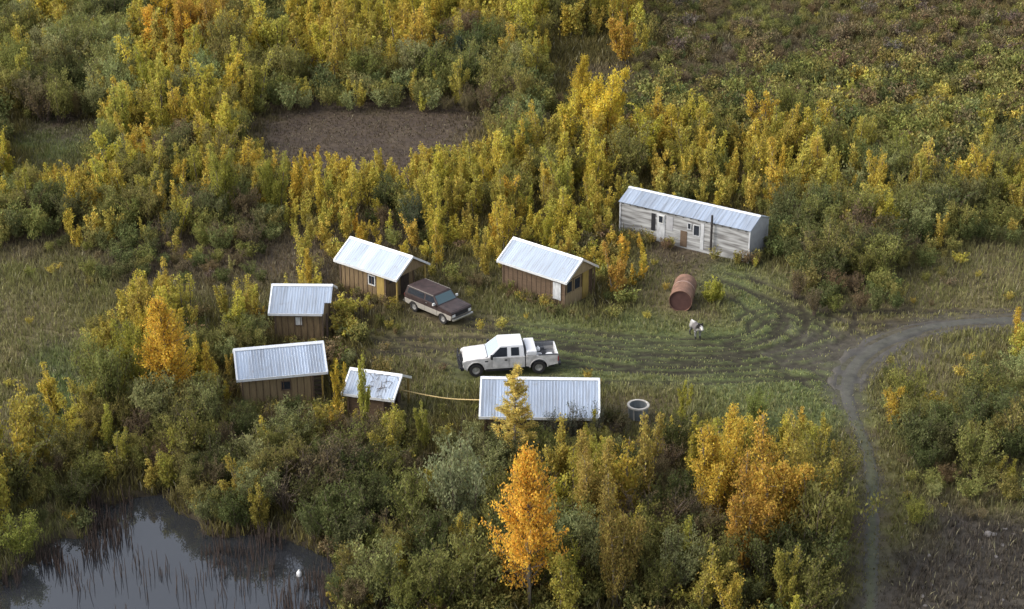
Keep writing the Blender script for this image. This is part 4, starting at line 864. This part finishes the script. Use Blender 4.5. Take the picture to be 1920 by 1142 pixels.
HAND = [  # x, top y, base y, kind, colour, width, label
    (993, 822, 1142, 'aspen', (.88, .50, .035), .82, 'tall bright orange tree in the foreground, the largest and brightest in view'),
    (966, 684, 880, 'larch', (.80, .62, .14), .88, 'pale gold feathery tree standing in front of the long front cabin and the pickup'),
    (322, 556, 775, 'aspen', (.80, .50, .035), 1.0, 'tall orange-gold tree in the thicket to the left of the two left cabins'),
    (255, 590, 760, 'poplar', (.36, .34, .04), .9, 'yellow-green tree directly left of the orange-gold tree beside the left cabins'),
    (212, 615, 790, 'willow', (.24, .25, .06), .8, 'olive green bush at the left edge of the thicket near the left cabins'),
    (405, 640, 770, 'birch', (.60, .42, .04), .9, 'yellow tree touching the left end of the lower left cabin roof'),
    (1112, 108, 292, 'poplar', (.80, .60, .035), 1.05, 'tall golden yellow tree above the long trailer, rising out of the belt'),
    (1088, 98, 250, 'aspen', (.64, .46, .030), .75, 'narrow golden tree leaning out left behind the tall golden pair above the trailer'),
    (1143, 136, 285, 'birch', (.72, .54, .035), .8, 'right-hand golden tree of the tall pair above the trailer'),
    (1172, 18, 125, 'birch', (.62, .38, .04), 1.2, 'orange-yellow tree at the right end of the upper wood'),
    (1340, 768, 985, 'poplar', (.70, .48, .045), 1.0, 'orange-yellow round tree at the left of the trio beside the narrow end of the track'),
    (1440, 795, 1040, 'poplar', (.64, .40, .045), 1.1, 'broad orange tree in the middle of the trio beside the narrow end of the track'),
    (1535, 786, 1000, 'poplar', (.48, .38, .06), 1.0, 'yellow-olive tree nearest the track, right of the orange trio tree'),
    (1390, 860, 1080, 'birch', (.55, .32, .04), 1.0, 'rust-orange tree in front of the orange-yellow round tree'),
    (1110, 815, 1010, 'birch', (.48, .35, .07), 1.0, 'dull gold tree just right of the tallest bright orange tree'),
    (1150, 900, 1130, 'birch', (.38, .28, .06), .9, 'olive-gold tree in front of the dull gold tree, right of the bright orange one'),
    (1210, 775, 940, 'birch', (.46, .35, .07), .9, 'dull gold tree standing just below the open round tub'),
    (1100, 770, 860, 'birch', (.52, .46, .04), .8, 'small yellow tree at the lower right corner of the long front cabin roof'),
    (874, 826, 1010, 'willow', (.30, .32, .15), .8, 'pale grey-green bush in the foreground, left of the bright orange tree'),
    (820, 410, 500, 'birch', (.62, .45, .05), .75, 'narrow yellow tree between the two rear cabins, nearer the left one'),
    (912, 425, 520, 'birch', (.52, .40, .06), .8, 'dull yellow tree just left of the rear cabin with the open end'),
    (580, 465, 540, 'birch', (.60, .42, .04), 1.0, 'small yellow tree behind the small left cabin with the chipped roof'),
    (478, 545, 640, 'birch', (.46, .32, .05), .8, 'rusty yellow bushy tree touching the left side of the small left cabin'),
    (1155, 455, 560, 'birch', (.58, .34, .05), 1.0, 'orange tree behind the right end of the rear cabin with the open end'),
    (1060, 440, 500, 'birch', (.52, .36, .05), 1.2, 'orange-yellow bush peeking over the roof of the open-ended cabin'),
    (635, 674, 790, 'birch', (.62, .44, .03), .55, 'narrow yellow tree against the left side of the smallest shed'),
    (685, 662, 822, 'birch', (.46, .44, .06), .42, 'slender yellow-green tree in front of the smallest shed roof'),
    (800, 745, 850, 'birch', (.40, .38, .06), .6, 'slender yellow-green sapling below the sagging hose'),
    (433, 476, 512, 'birch', (.50, .45, .16), .9, 'tiny pale sapling alone in the brown field left of the rear cabins'),
    (12, 247, 350, 'birch', (.60, .50, .04), .8, 'yellow spire-shaped tree at the left edge of the view'),
    (862, 68, 160, 'spruce', (.075, .105, .060), 1.2, 'small dark spruce in the upper wood'),
    (778, 352, 450, 'willow', (.10, .12, .06), .8, 'darkest green bush in the belt, straight above the brown and cream vehicle'),
    (1905, 578, 665, 'birch', (.64, .42, .04), 1.2, 'orange-yellow tree at the right edge where the road leaves the view'),
    (1375, 1050, 1170, 'poplar', (.56, .42, .05), 1.0, 'yellow bush at the bottom edge right of centre'),
    (1478, 1110, 1190, 'birch', (.56, .50, .05), 1.0, 'small yellow-green bush cut by the bottom edge left of the track'),
    (1716, 925, 990, 'willow', (.36, .35, .06), 1.0, 'yellow-green bush beside the dark rocky ground at the lower right'),
    (38, 965, 1040, 'willow', (.34, .36, .06), 1.2, 'yellow-green bush on the pond bank at the left edge'),
    (1460, 262, 360, 'birch', (.66, .46, .04), .6, 'narrow golden tree in the belt above the right end of the trailer'),
    (1346, 216, 280, 'birch', (.56, .34, .06), .7, 'small orange tree at the back of the belt above the trailer'),
    (1412, 232, 330, 'birch', (.56, .42, .05), .8, 'yellow tree with a pale orange tip behind the trailer roof'),
    (272, 240, 330, 'birch', (.66, .40, .03), 1.1, 'orange-gold tree between the two clearings at the upper left'),
    (300, 78, 215, 'poplar', (.42, .40, .04), .9, 'tall yellow-green tree between the two clearings at the upper left'),
    (350, -40, 110, 'birch', (.60, .36, .04), 1.1, 'tall orange tree at the top edge, left of two'),
    (405, -30, 115, 'birch', (.52, .34, .06), 1.0, 'tall orange-brown tree at the top edge, right of two'),
    (795, -30, 100, 'poplar', (.48, .40, .03), .9, 'tall yellow-green tree at the top edge near the middle'),
    (1280, 712, 800, 'birch', (.46, .42, .05), .7, 'yellow-green sapling in the weeds right of the round tub'),
    (1340, 522, 568, 'lowbush', (.44, .42, .05), 1.0, 'bright yellow-green bush beside the rusty steel tank'),
    (1418, 720, 800, 'willow', (.28, .32, .07), .8, 'light green bush on the grass left of the narrow track'),
    (1690, 235, 330, 'poplar', (.34, .34, .06), 1.0, 'olive-yellow tree in the belt at the upper right'),
    (1665, 362, 420, 'birch', (.60, .46, .05), .8, 'small golden tree at the foot of the belt right of the trailer'),
    (150, 300, 420, 'poplar', (.58, .43, .04), 1.0, 'broad golden bush in the belt below the grassy clearing at the left'),
    (420, 265, 420, 'poplar', (.38, .36, .05), .9, 'large yellow-green tree at the left end of the brown clearing'),
    (1072, 748, 850, 'brush', (.12, .13, .08), .5, 'dark slim bush whose tip overlaps the long front cabin roof, the middle one of three'),
    (1111, 742, 850, 'brush', (.12, .13, .08), .4, 'slim dark bush overlapping the lower right corner of the long front cabin roof'),
    (1035, 762, 850, 'brush', (.12, .13, .08), .6, 'low dark bush nearest the gold feathery tree below the long front cabin roof'),
    (520, 275, 410, 'poplar', (.38, .36, .05), .9, 'round yellow-green tree below the left part of the brown clearing'),
]
used_h = []
for (x, yt, yb, kind, c, wd, lab) in HAND:
    g_ = (c[0] + c[1]) * .5; c = tuple(.86 * (v * .93 + g_ * .07) for v in c)
    b = at(x, yb); lo, hi = .5, 16.
    for _ in range(30):
        mid = (lo + hi) / 2
        if proj(b.x, b.y, mid + hz(b.x, b.y))[1] > yt: lo = mid
        else: hi = mid
    if lo > 5.5 and kind in ('poplar', 'birch'): kind = 'bigpoplar'; wd *= .85 if wd < .95 else .92
    ln = 0 if kind in ('aspen', 'larch') else .04; plant(kind, b.x, b.y, lo, c, wd, (random.uniform(-ln, ln), random.uniform(-ln, ln)), name={'willow': 'willow_bush', 'lowbush': 'leafy_bush', 'spruce': 'spruce_tree', 'larch': 'larch_tree', 'brush': 'dark_bush', 'aspen': 'aspen_tree'}.get(kind, 'birch_tree'),
          label=lab, cat='bush' if kind in ('willow', 'lowbush', 'brush') else 'tree')
    placed.append((b.x, b.y, lo * .14 * wd + .3))
    if in_foot(b.x, b.y, .1): print('inside a building:', lab)
TG = ["WYGGGOOLDLLLLYYLLLLYbbbbbbbbbbbb", "LWWGLOOGYYYLYYDLLLbLbbbbbbbbbbbb", "GDDWLLWLGGGGGGDGGBbbbbbbbggggggg", "DD.YYLLL......BBGbbggggggggggggg", "Y..GYDLL.....lLLLYLGYLLLLLGgggg.",
      "LYYYGLLLLOOYYYYLLLLLLLLLYLLGLLYL", "GDYGGLDDGLLODLLOLLL.....GGGYGGGG", "bbbDDDDD..l..Y.Y.YYO....DDDDDg..", ".........Y....b....o.....DDD....", "....LY.Y..g...g.................",
      "...LYOGG..g...............b....Y", "...GGOYG..Y................g...g", "..LGGGGDB.LG...........l.l.LGgGg", "bbGLBGGBLGBBLWWDDGBGDYYYLL.LDDGG", "LbGLGBBGGDDDDWWGDYLYBYOOLL.LgbGG",
      "Lb...DGGDDDDDGGGDYGLDDOOLD.Lgg..", "Lb.....bbbBBDDGGGGYGDDBODL.ggbbb", "l........bBBGDGDDGGGDGYBDD.gbbbb", "..........BBGGGDGGYGGYGBGD.bbbbb"]
TG[4] = TG[4][:31] + 'g'
REG = lambda bx, by: ('in the wood along the top of the view' if by < 235 else 'in the tree belt behind the rear cabins and the trailer' if by < 465 else 'among the cabins' if by < 720 and bx < 1300 else 'on the open ground at the right' if bx > 1590 else 'in the thicket below the cabins, above the pond and bottom edge')
WORD = {'Y': 'golden yellow', 'O': 'orange', 'L': 'yellow-green', 'G': 'olive green', 'D': 'dark green', 'W': 'grey-green', 'B': 'brown half-bare'}
cells = {}
cand = []
for gy_ in np.arange(72, 205, 1.05):
    for gx_ in np.arange(-66, 66, 1.05): cand.append((gx_ + random.uniform(-.7, .7), gy_ + random.uniform(-.7, .7)))
random.shuffle(cand)
grid = {}
def okdist(x, y, r):
    cx, cy = int(x // 3), int(y // 3)
    for i in (-1, 0, 1):
        for j in (-1, 0, 1):
            for (a, b, rr) in grid.get((cx + i, cy + j), ()):
                if (a - x) ** 2 + (b - y) ** 2 < ((r + rr) * .5) ** 2: return False
    return True
for (a, b, r) in placed: grid.setdefault((int(a // 3), int(b // 3)), []).append((a, b, r * 1.6))
HT = {'Y': (2.7, 5.7), 'O': (2.7, 5.5), 'L': (2.5, 5.6), 'G': (2.6, 4.2), 'D': (2.5, 3.9), 'W': (2.9, 4.3), 'B': (2.0, 3.1)}
pool = []
for (x, y) in cand:
    px, py = proj(x, y, 0.)
    if px < -180 or px > 2100 or py > 1290 or py < -75: continue
    h0 = 1.8; cx, cy = proj(x, y, h0); jx = cx + random.gauss(0, 14); jy = cy + random.gauss(0, 9)
    code = TG[min(18, max(0, int(jy // 60)))][min(31, max(0, int(jx // 60)))]
    if code == '.': continue
    small = code.islower(); K = code.upper()
    if small and random.random() > .5: continue
    bc = TG[min(18, max(0, int(py // 60)))][min(31, max(0, int(px // 60)))]
    h = random.uniform(*HT[K]) * (.50 if small else 1.)
    if py < 240 and not small: h *= 1.25
    if 440 < py < 745 and px < 1300: h *= .75
    if px > 1600 and py > 700: h *= .92
    if bc == '.': h *= .6
    if py > 980: h *= 1.05
    if pond_sd(np.array([x]), np.array([y]))[0] > -.4 or in_foot(x, y, .35): continue
    if seg_dist(np.array([x]), np.array([y]), ROAD)[0] < 1.9: continue
    ok = False
    for _ in range(4):
        xt, yt = proj(x, y, h); hw = h * .26 * F / (y * CP + 50 * SP)
        if not hits(px - hw, yt, px + hw, py): ok = True; break
        h *= .68
    if not ok or h < .7: continue
    r = max(.7, h * (.31 if not small else .55))
    if not okdist(x, y, r): continue
    grid.setdefault((int(x // 3), int(y // 3)), []).append((x, y, r))
    pool.append((x, y, h, K, small, px, py))
cnt = {'tree': 0, 'bush': 0, 'shrub': 0}; rest = []
def vis(p): return 0 if (-10 < p[5] < 1930 and p[6] < 1165 and p[6] > 0) else 1
pool.sort(key=lambda p: (vis(p), -p[2] / p[1]))
MIX = {'Y': ('Y', 'Y', 'Y', 'L', 'L'), 'O': ('O', 'O', 'Y', 'Y', 'L'), 'L': ('L', 'L', 'L', 'Y', 'Y', 'Y', 'G'), 'G': ('G', 'G', 'L', 'W', 'D'), 'D': ('D', 'D', 'G', 'B'), 'W': ('W', 'W', 'G', 'L'), 'B': ('B', 'B', 'G', 'D')}
for (x, y, h, K, small, px, py) in pool:
    K = random.choice(MIX[K]); c = jcol(C_[K], .07)
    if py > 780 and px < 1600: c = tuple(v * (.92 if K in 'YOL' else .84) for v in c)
    if K in 'YOL' : kind, cat, nm = random.choice(['birch', 'birch', 'poplar']), 'tree', 'birch_tree'
    elif K in 'GDW': kind, cat, nm = 'willow', 'bush', 'willow_bush'
    else: kind, cat, nm = random.choice(['brush', 'brush', 'snag', 'willow']), 'shrub', 'bare_shrub'
    if small and cat == 'tree': kind = random.choice(['birch', 'lowbush'])
    wd = random.uniform(.85, 1.25) * (1.25 if h < 2 else 1)
    if cnt[cat] >= 296: rest.append((kind, x, y, h, c, wd)); continue
    cnt[cat] += 1; rg_ = REG(px, py)
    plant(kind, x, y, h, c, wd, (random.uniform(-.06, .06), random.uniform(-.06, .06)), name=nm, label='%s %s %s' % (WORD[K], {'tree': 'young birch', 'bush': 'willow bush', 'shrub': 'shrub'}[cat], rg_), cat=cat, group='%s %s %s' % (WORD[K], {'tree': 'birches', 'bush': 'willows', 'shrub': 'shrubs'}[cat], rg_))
print('plants', cnt, 'rest', len(rest))
# the plants past three hundred of a kind: one mass each, the leaf points of the same prototypes
def mass(items, name, label):
    cos, fs, ts, n0 = [], [], [], 0
    for kind, x, y, h, c, wd in items:
        me = random.choice(PROTO[kind])[0]; n = len(me.vertices); co = np.zeros(n * 3, np.float32); me.vertices.foreach_get('co', co); co = co.reshape(-1, 3)
        t = np.zeros(n * 4, np.float32); me.attributes['tint'].data.foreach_get('color', t); t = t.reshape(-1, 4)
        step = 1 if kind == 'tuft' else 4 if y > 130 else 3 if y > 100 else 2
        grow = {1: 1., 2: 1.25, 3: 1.45, 4: 1.6}[step]
        sel = np.arange(n).reshape(-1, 4)[::step].ravel(); co = co[sel]; t = t[sel]
        cc = co.reshape(-1, 4, 3); ce = cc.mean(1, keepdims=True); co = (ce + (cc - ce) * grow).reshape(-1, 3)
        a = random.uniform(0, 6.28); ca, sa = math.cos(a), math.sin(a)
        k = h * wd; P_ = np.stack([(co[:, 0] * ca - co[:, 1] * sa) * k + x, (co[:, 0] * sa + co[:, 1] * ca) * k + y, co[:, 2] * h + hz(x, y)], 1)
        cos.append(P_); fs.append(np.arange(len(sel)).reshape(-1, 4) + n0); n0 += len(sel)
        v = (.42 + 1.13 * t[:, 0])[:, None]; ts.append(np.array(c)[None] * v * (1 + (t[:, 1:2] - .5) * np.array((.25, -.1, 0))[None]))
    me = fast_mesh(name, np.concatenate(cos), np.concatenate(fs), 'col', np.clip(np.concatenate(ts), 0, 1)); link(name, me, M['weeds'], label=label, cat='undergrowth', kind='stuff')
if rest: mass(rest, 'thicket', 'mass of further young trees and brush filling the gaps of the woods')

# far low brush at the upper right and understory: knee to head high bushes nobody could count
items = []
for k in range(12500):
    py = random.uniform(-70, 1250); px = random.uniform(-150, 2080); p = at(px, py); x, y = p.x, p.y
    z_ = GG[min(18, max(0, int((py + random.gauss(0, 12)) // 60)))][min(31, max(0, int((px + random.gauss(0, 16)) // 60)))]
    dens = {'e': .95, 'r': .8, 'n': .08, 'u': .45, 'o': .26, 'T': .13, 'k': .10}.get(z_, 0) * (1.0 if py < 400 else .6)
    if z_ == 'u' and py < 480: dens *= .6
    if random.random() > dens: continue
    if pond_sd(np.array([x]), np.array([y]))[0] > -.3 or in_foot(x, y, .3) or seg_dist(np.array([x]), np.array([y]), ROAD)[0] < 1.7: continue
    h = random.uniform(.8, 1.9) * (1.4 if z_ in 'e' else 1.15 if z_ == 'r' else 1. if z_ == 'u' else .5)
    if py > 720: h *= .9
    hw = h * .35 * F / (y * CP + 50 * SP); ok = False
    for _ in range(3):
        if not hits(px - hw, proj(x, y, h)[1], px + hw, py): ok = True; break
        h *= .7; hw *= .7
    if not ok: continue
    c = random.choice({'e': ['G', 'G', 'D', 'G', 'G', 'B'], 'r': ['B', 'B', 'G', 'B', 'G', 'P'], 'u': ['G', 'G', 'B', 'D', 'G', 'L'], 'o': ['G', 'L', 'B'], 'T': ['L', 'B'], 'k': ['B', 'P', 'G'], 'n': ['B', 'P', 'L']}[z_])
    c = jcol({**C_, 'P': (.17, .135, .105)}[c], .08)
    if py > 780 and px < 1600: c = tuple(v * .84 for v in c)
    items.append(('tuft' if z_ != 'k' else 'brush', x, y, h, c, random.uniform(1.1, 1.6)))
for (xa, ya, xb, yb, n_, hh) in ((632, 540, 745, 590, 26, .9), (932, 545, 1045, 592, 26, .95), (1165, 448, 1260, 470, 18, 1.2), (1330, 480, 1425, 500, 16, 1.2), (505, 640, 600, 652, 12, .8), (455, 742, 570, 758, 16, .9), (640, 765, 740, 785, 12, .8),
                                (905, 800, 1125, 830, 22, 1.), (690, 590, 760, 640, 12, .8), (1050, 585, 1110, 600, 6, .5), (1400, 470, 1440, 480, 6, 1.)):
    for k in range(n_):                # tall weeds leaning on the walls
        t = random.random(); p = at(xa + (xb - xa) * t + random.uniform(-4, 4), ya + (yb - ya) * t + random.uniform(-6, 8))
        if in_foot(p.x, p.y, .15): continue
        items.append(('tuft', p.x, p.y, hh * random.uniform(.6, 1.15), jcol(C_[random.choice('GGBLB')], .1), random.uniform(.8, 1.3)))
print('low brush', len(items))
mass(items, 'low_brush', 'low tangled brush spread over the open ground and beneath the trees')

# ------------------------------------------------------------------ weeds and grass: upright blades coloured by where they grow
def blades(n, seed, ymin=66, ymax=205, big=False):
    rg = np.random.default_rng(seed)
    y = rg.uniform(ymin, ymax, n); x = rg.uniform(-1, 1, n) * (y * .315 + 22)
    px, py = proj(x, y, 0.)
    if True:                                  # gather blades into tufts
        ang = rg.uniform(0, 6.28, n); g = .38; tx = np.round(x / g) * g; ty = np.round(y / g) * g
        tx += (hash2((tx * 10).astype(int), (ty * 10).astype(int), 3) - .5) * g; ty += (hash2((tx * 10).astype(int), (ty * 10).astype(int), 4) - .5) * g
        rr = np.abs(rg.normal(0, .13, n)); m = rg.random(n) < .65
        x = np.where(m, tx + np.cos(ang) * rr, x); y = np.where(m, ty + np.sin(ang) * rr, y)
    z = zone(x, y); h = z[:, 6]; dens = z[:, 7]
    keep = rg.random(n) < dens * .6
    keep &= pond_sd(x, y) < -.02 - .25 * (vnoise(x * 2, y * 2, 91) > .6)
    rd = seg_dist(x, y, ROAD); keep &= (rd > np.where(y > at(1600, 760)[1], .55, .30) + .95 * fbm(x * 1.4, y * 1.4, 6)) | (rg.random(n) < np.where(y > at(1600, 770)[1], .16, .60)) & (rd > .12) | ((rg.random(n) < .3) & (rd < .15) & (y < at(1600, 790)[1]))
    fd = np.hypot((x - fk.x) / 1.6, y - fk.y); keep &= rg.random(n) > np.clip(1.3 - fd / 3.2 + (fbm(x, y, 8) - .5) * 1.8, 0, .85)
    td = track_d(x, y)
    keep &= (td > .21) | (rg.random(n) < .05)
    for cx, cy, a, hl, hw in FOOT:
        dx, dy = x - cx, y - cy; keep &= ~((np.abs(dx * math.cos(a) + dy * math.sin(a)) < hl) & (np.abs(-dx * math.sin(a) + dy * math.cos(a)) < hw))
    x, y, z, h, td, rd = x[keep], y[keep], z[keep], h[keep], td[keep], rd[keep]; n = len(x)
    nearobj = np.ones(n)
    for cx, cy, a, hl, hw in FOOT[7:]:
        dx, dy = x - cx, y - cy; d = np.maximum(np.abs(dx * math.cos(a) + dy * math.sin(a)) - hl, np.abs(-dx * math.sin(a) + dy * math.cos(a)) - hw); nearobj = np.minimum(nearobj, np.clip(.35 + d / 2.5, .35, 1))
    patch = .55 + .95 * fbm(x * .45, y * .45, 51)
    h = h * patch * rg.uniform(.45, 1.35, n) * nearobj * np.clip(.35 + td / 1.6, .35, 1) * np.clip(.3 + (rd - .6) / 2.2, .3, 1)
    zz = base_h(x, y); w = (.014 + .022 * rg.random(n)) * (1.0 + (y > 140) * .5) * (.7 + .5 * np.clip(h, 0, 1))
    a = rg.uniform(0, math.pi, n); dx = np.cos(a) * w; dy = np.sin(a) * w
    lean = rg.normal(0, .28, (n, 2)) * h[:, None]
    b0 = np.stack([x - dx, y - dy, zz], 1); b1 = np.stack([x + dx, y + dy, zz], 1)
    m1 = np.stack([x + dx * .9 + lean[:, 0] * .45, y + dy * .9 + lean[:, 1] * .45, zz + h * .6], 1); m0 = np.stack([x - dx * .9 + lean[:, 0] * .45, y - dy * .9 + lean[:, 1] * .45, zz + h * .6], 1)
    top = np.stack([x + lean[:, 0], y + lean[:, 1], zz + h], 1); top2 = top + np.stack([dx * .3, dy * .3, 0 * x], 1)
    co = np.stack([b0, b1, m1, m0, top2, top], 1).reshape(-1, 3); i = np.arange(n)[:, None] * 6
    f = np.concatenate([i + np.array([[0, 1, 2, 3]]), i + np.array([[3, 2, 4, 5]])], 0)
    t = np.clip(rg.normal(.5, .3, n) + (vnoise(x * .8, y * .8, 12) - .5) * .8, 0, 1)[:, None]
    c = (z[:, 0:3] * t + z[:, 3:6] * (1 - t)) * np.clip(rg.normal(1, .24, (n, 1)), .4, 1.8) * 1.15
    c = c * np.where((td > .2) & (td < .5), 1.2, 1.)[:, None]; pale = (rg.random(n) < .04)[:, None]; c = np.where(pale, np.array((.36, .33, .20)), c)
    return co, f, np.repeat(np.clip(c, 0, 1), 6, axis=0)
co, f, c = blades(1500000, 5)
link('weeds_and_grass', fast_mesh('weeds_and_grass', co, f, 'col', c), M['weeds'], label='dry weeds and short grass covering the ground between the woods', cat='grass', kind='stuff')
# reeds and drowned twigs standing in the pond margin
mb = MB(); nR = 0
while nR < 850:
    px, py = random.uniform(-40, 640), random.uniform(920, 1160); p = at(px, py, WATER_Z); d = pond_sd(np.array([p.x]), np.array([p.y]))[0]
    if (vnoise(np.array([p.x * .8]), np.array([p.y * .8]), 44)[0] < .42) or d < .05 or random.random() > math.exp(-d / 1.6) or (250 < px < 380 and py < 1040): continue
    h = random.uniform(.3, 1.3); lx, ly = random.gauss(0, .10) * h, random.gauss(0, .08) * h
    mb.tube([(p.x, p.y, WATER_Z - .3), (p.x + lx * .55, p.y + ly * .5, WATER_Z + h * .55), (p.x + lx, p.y + ly, WATER_Z + h)], [.026, .020, .010], 3); nR += 1
mb.build('reeds', M['dark'], label='thin dark reeds and drowned twigs standing in the pond margin', cat='reeds', kind='stuff')
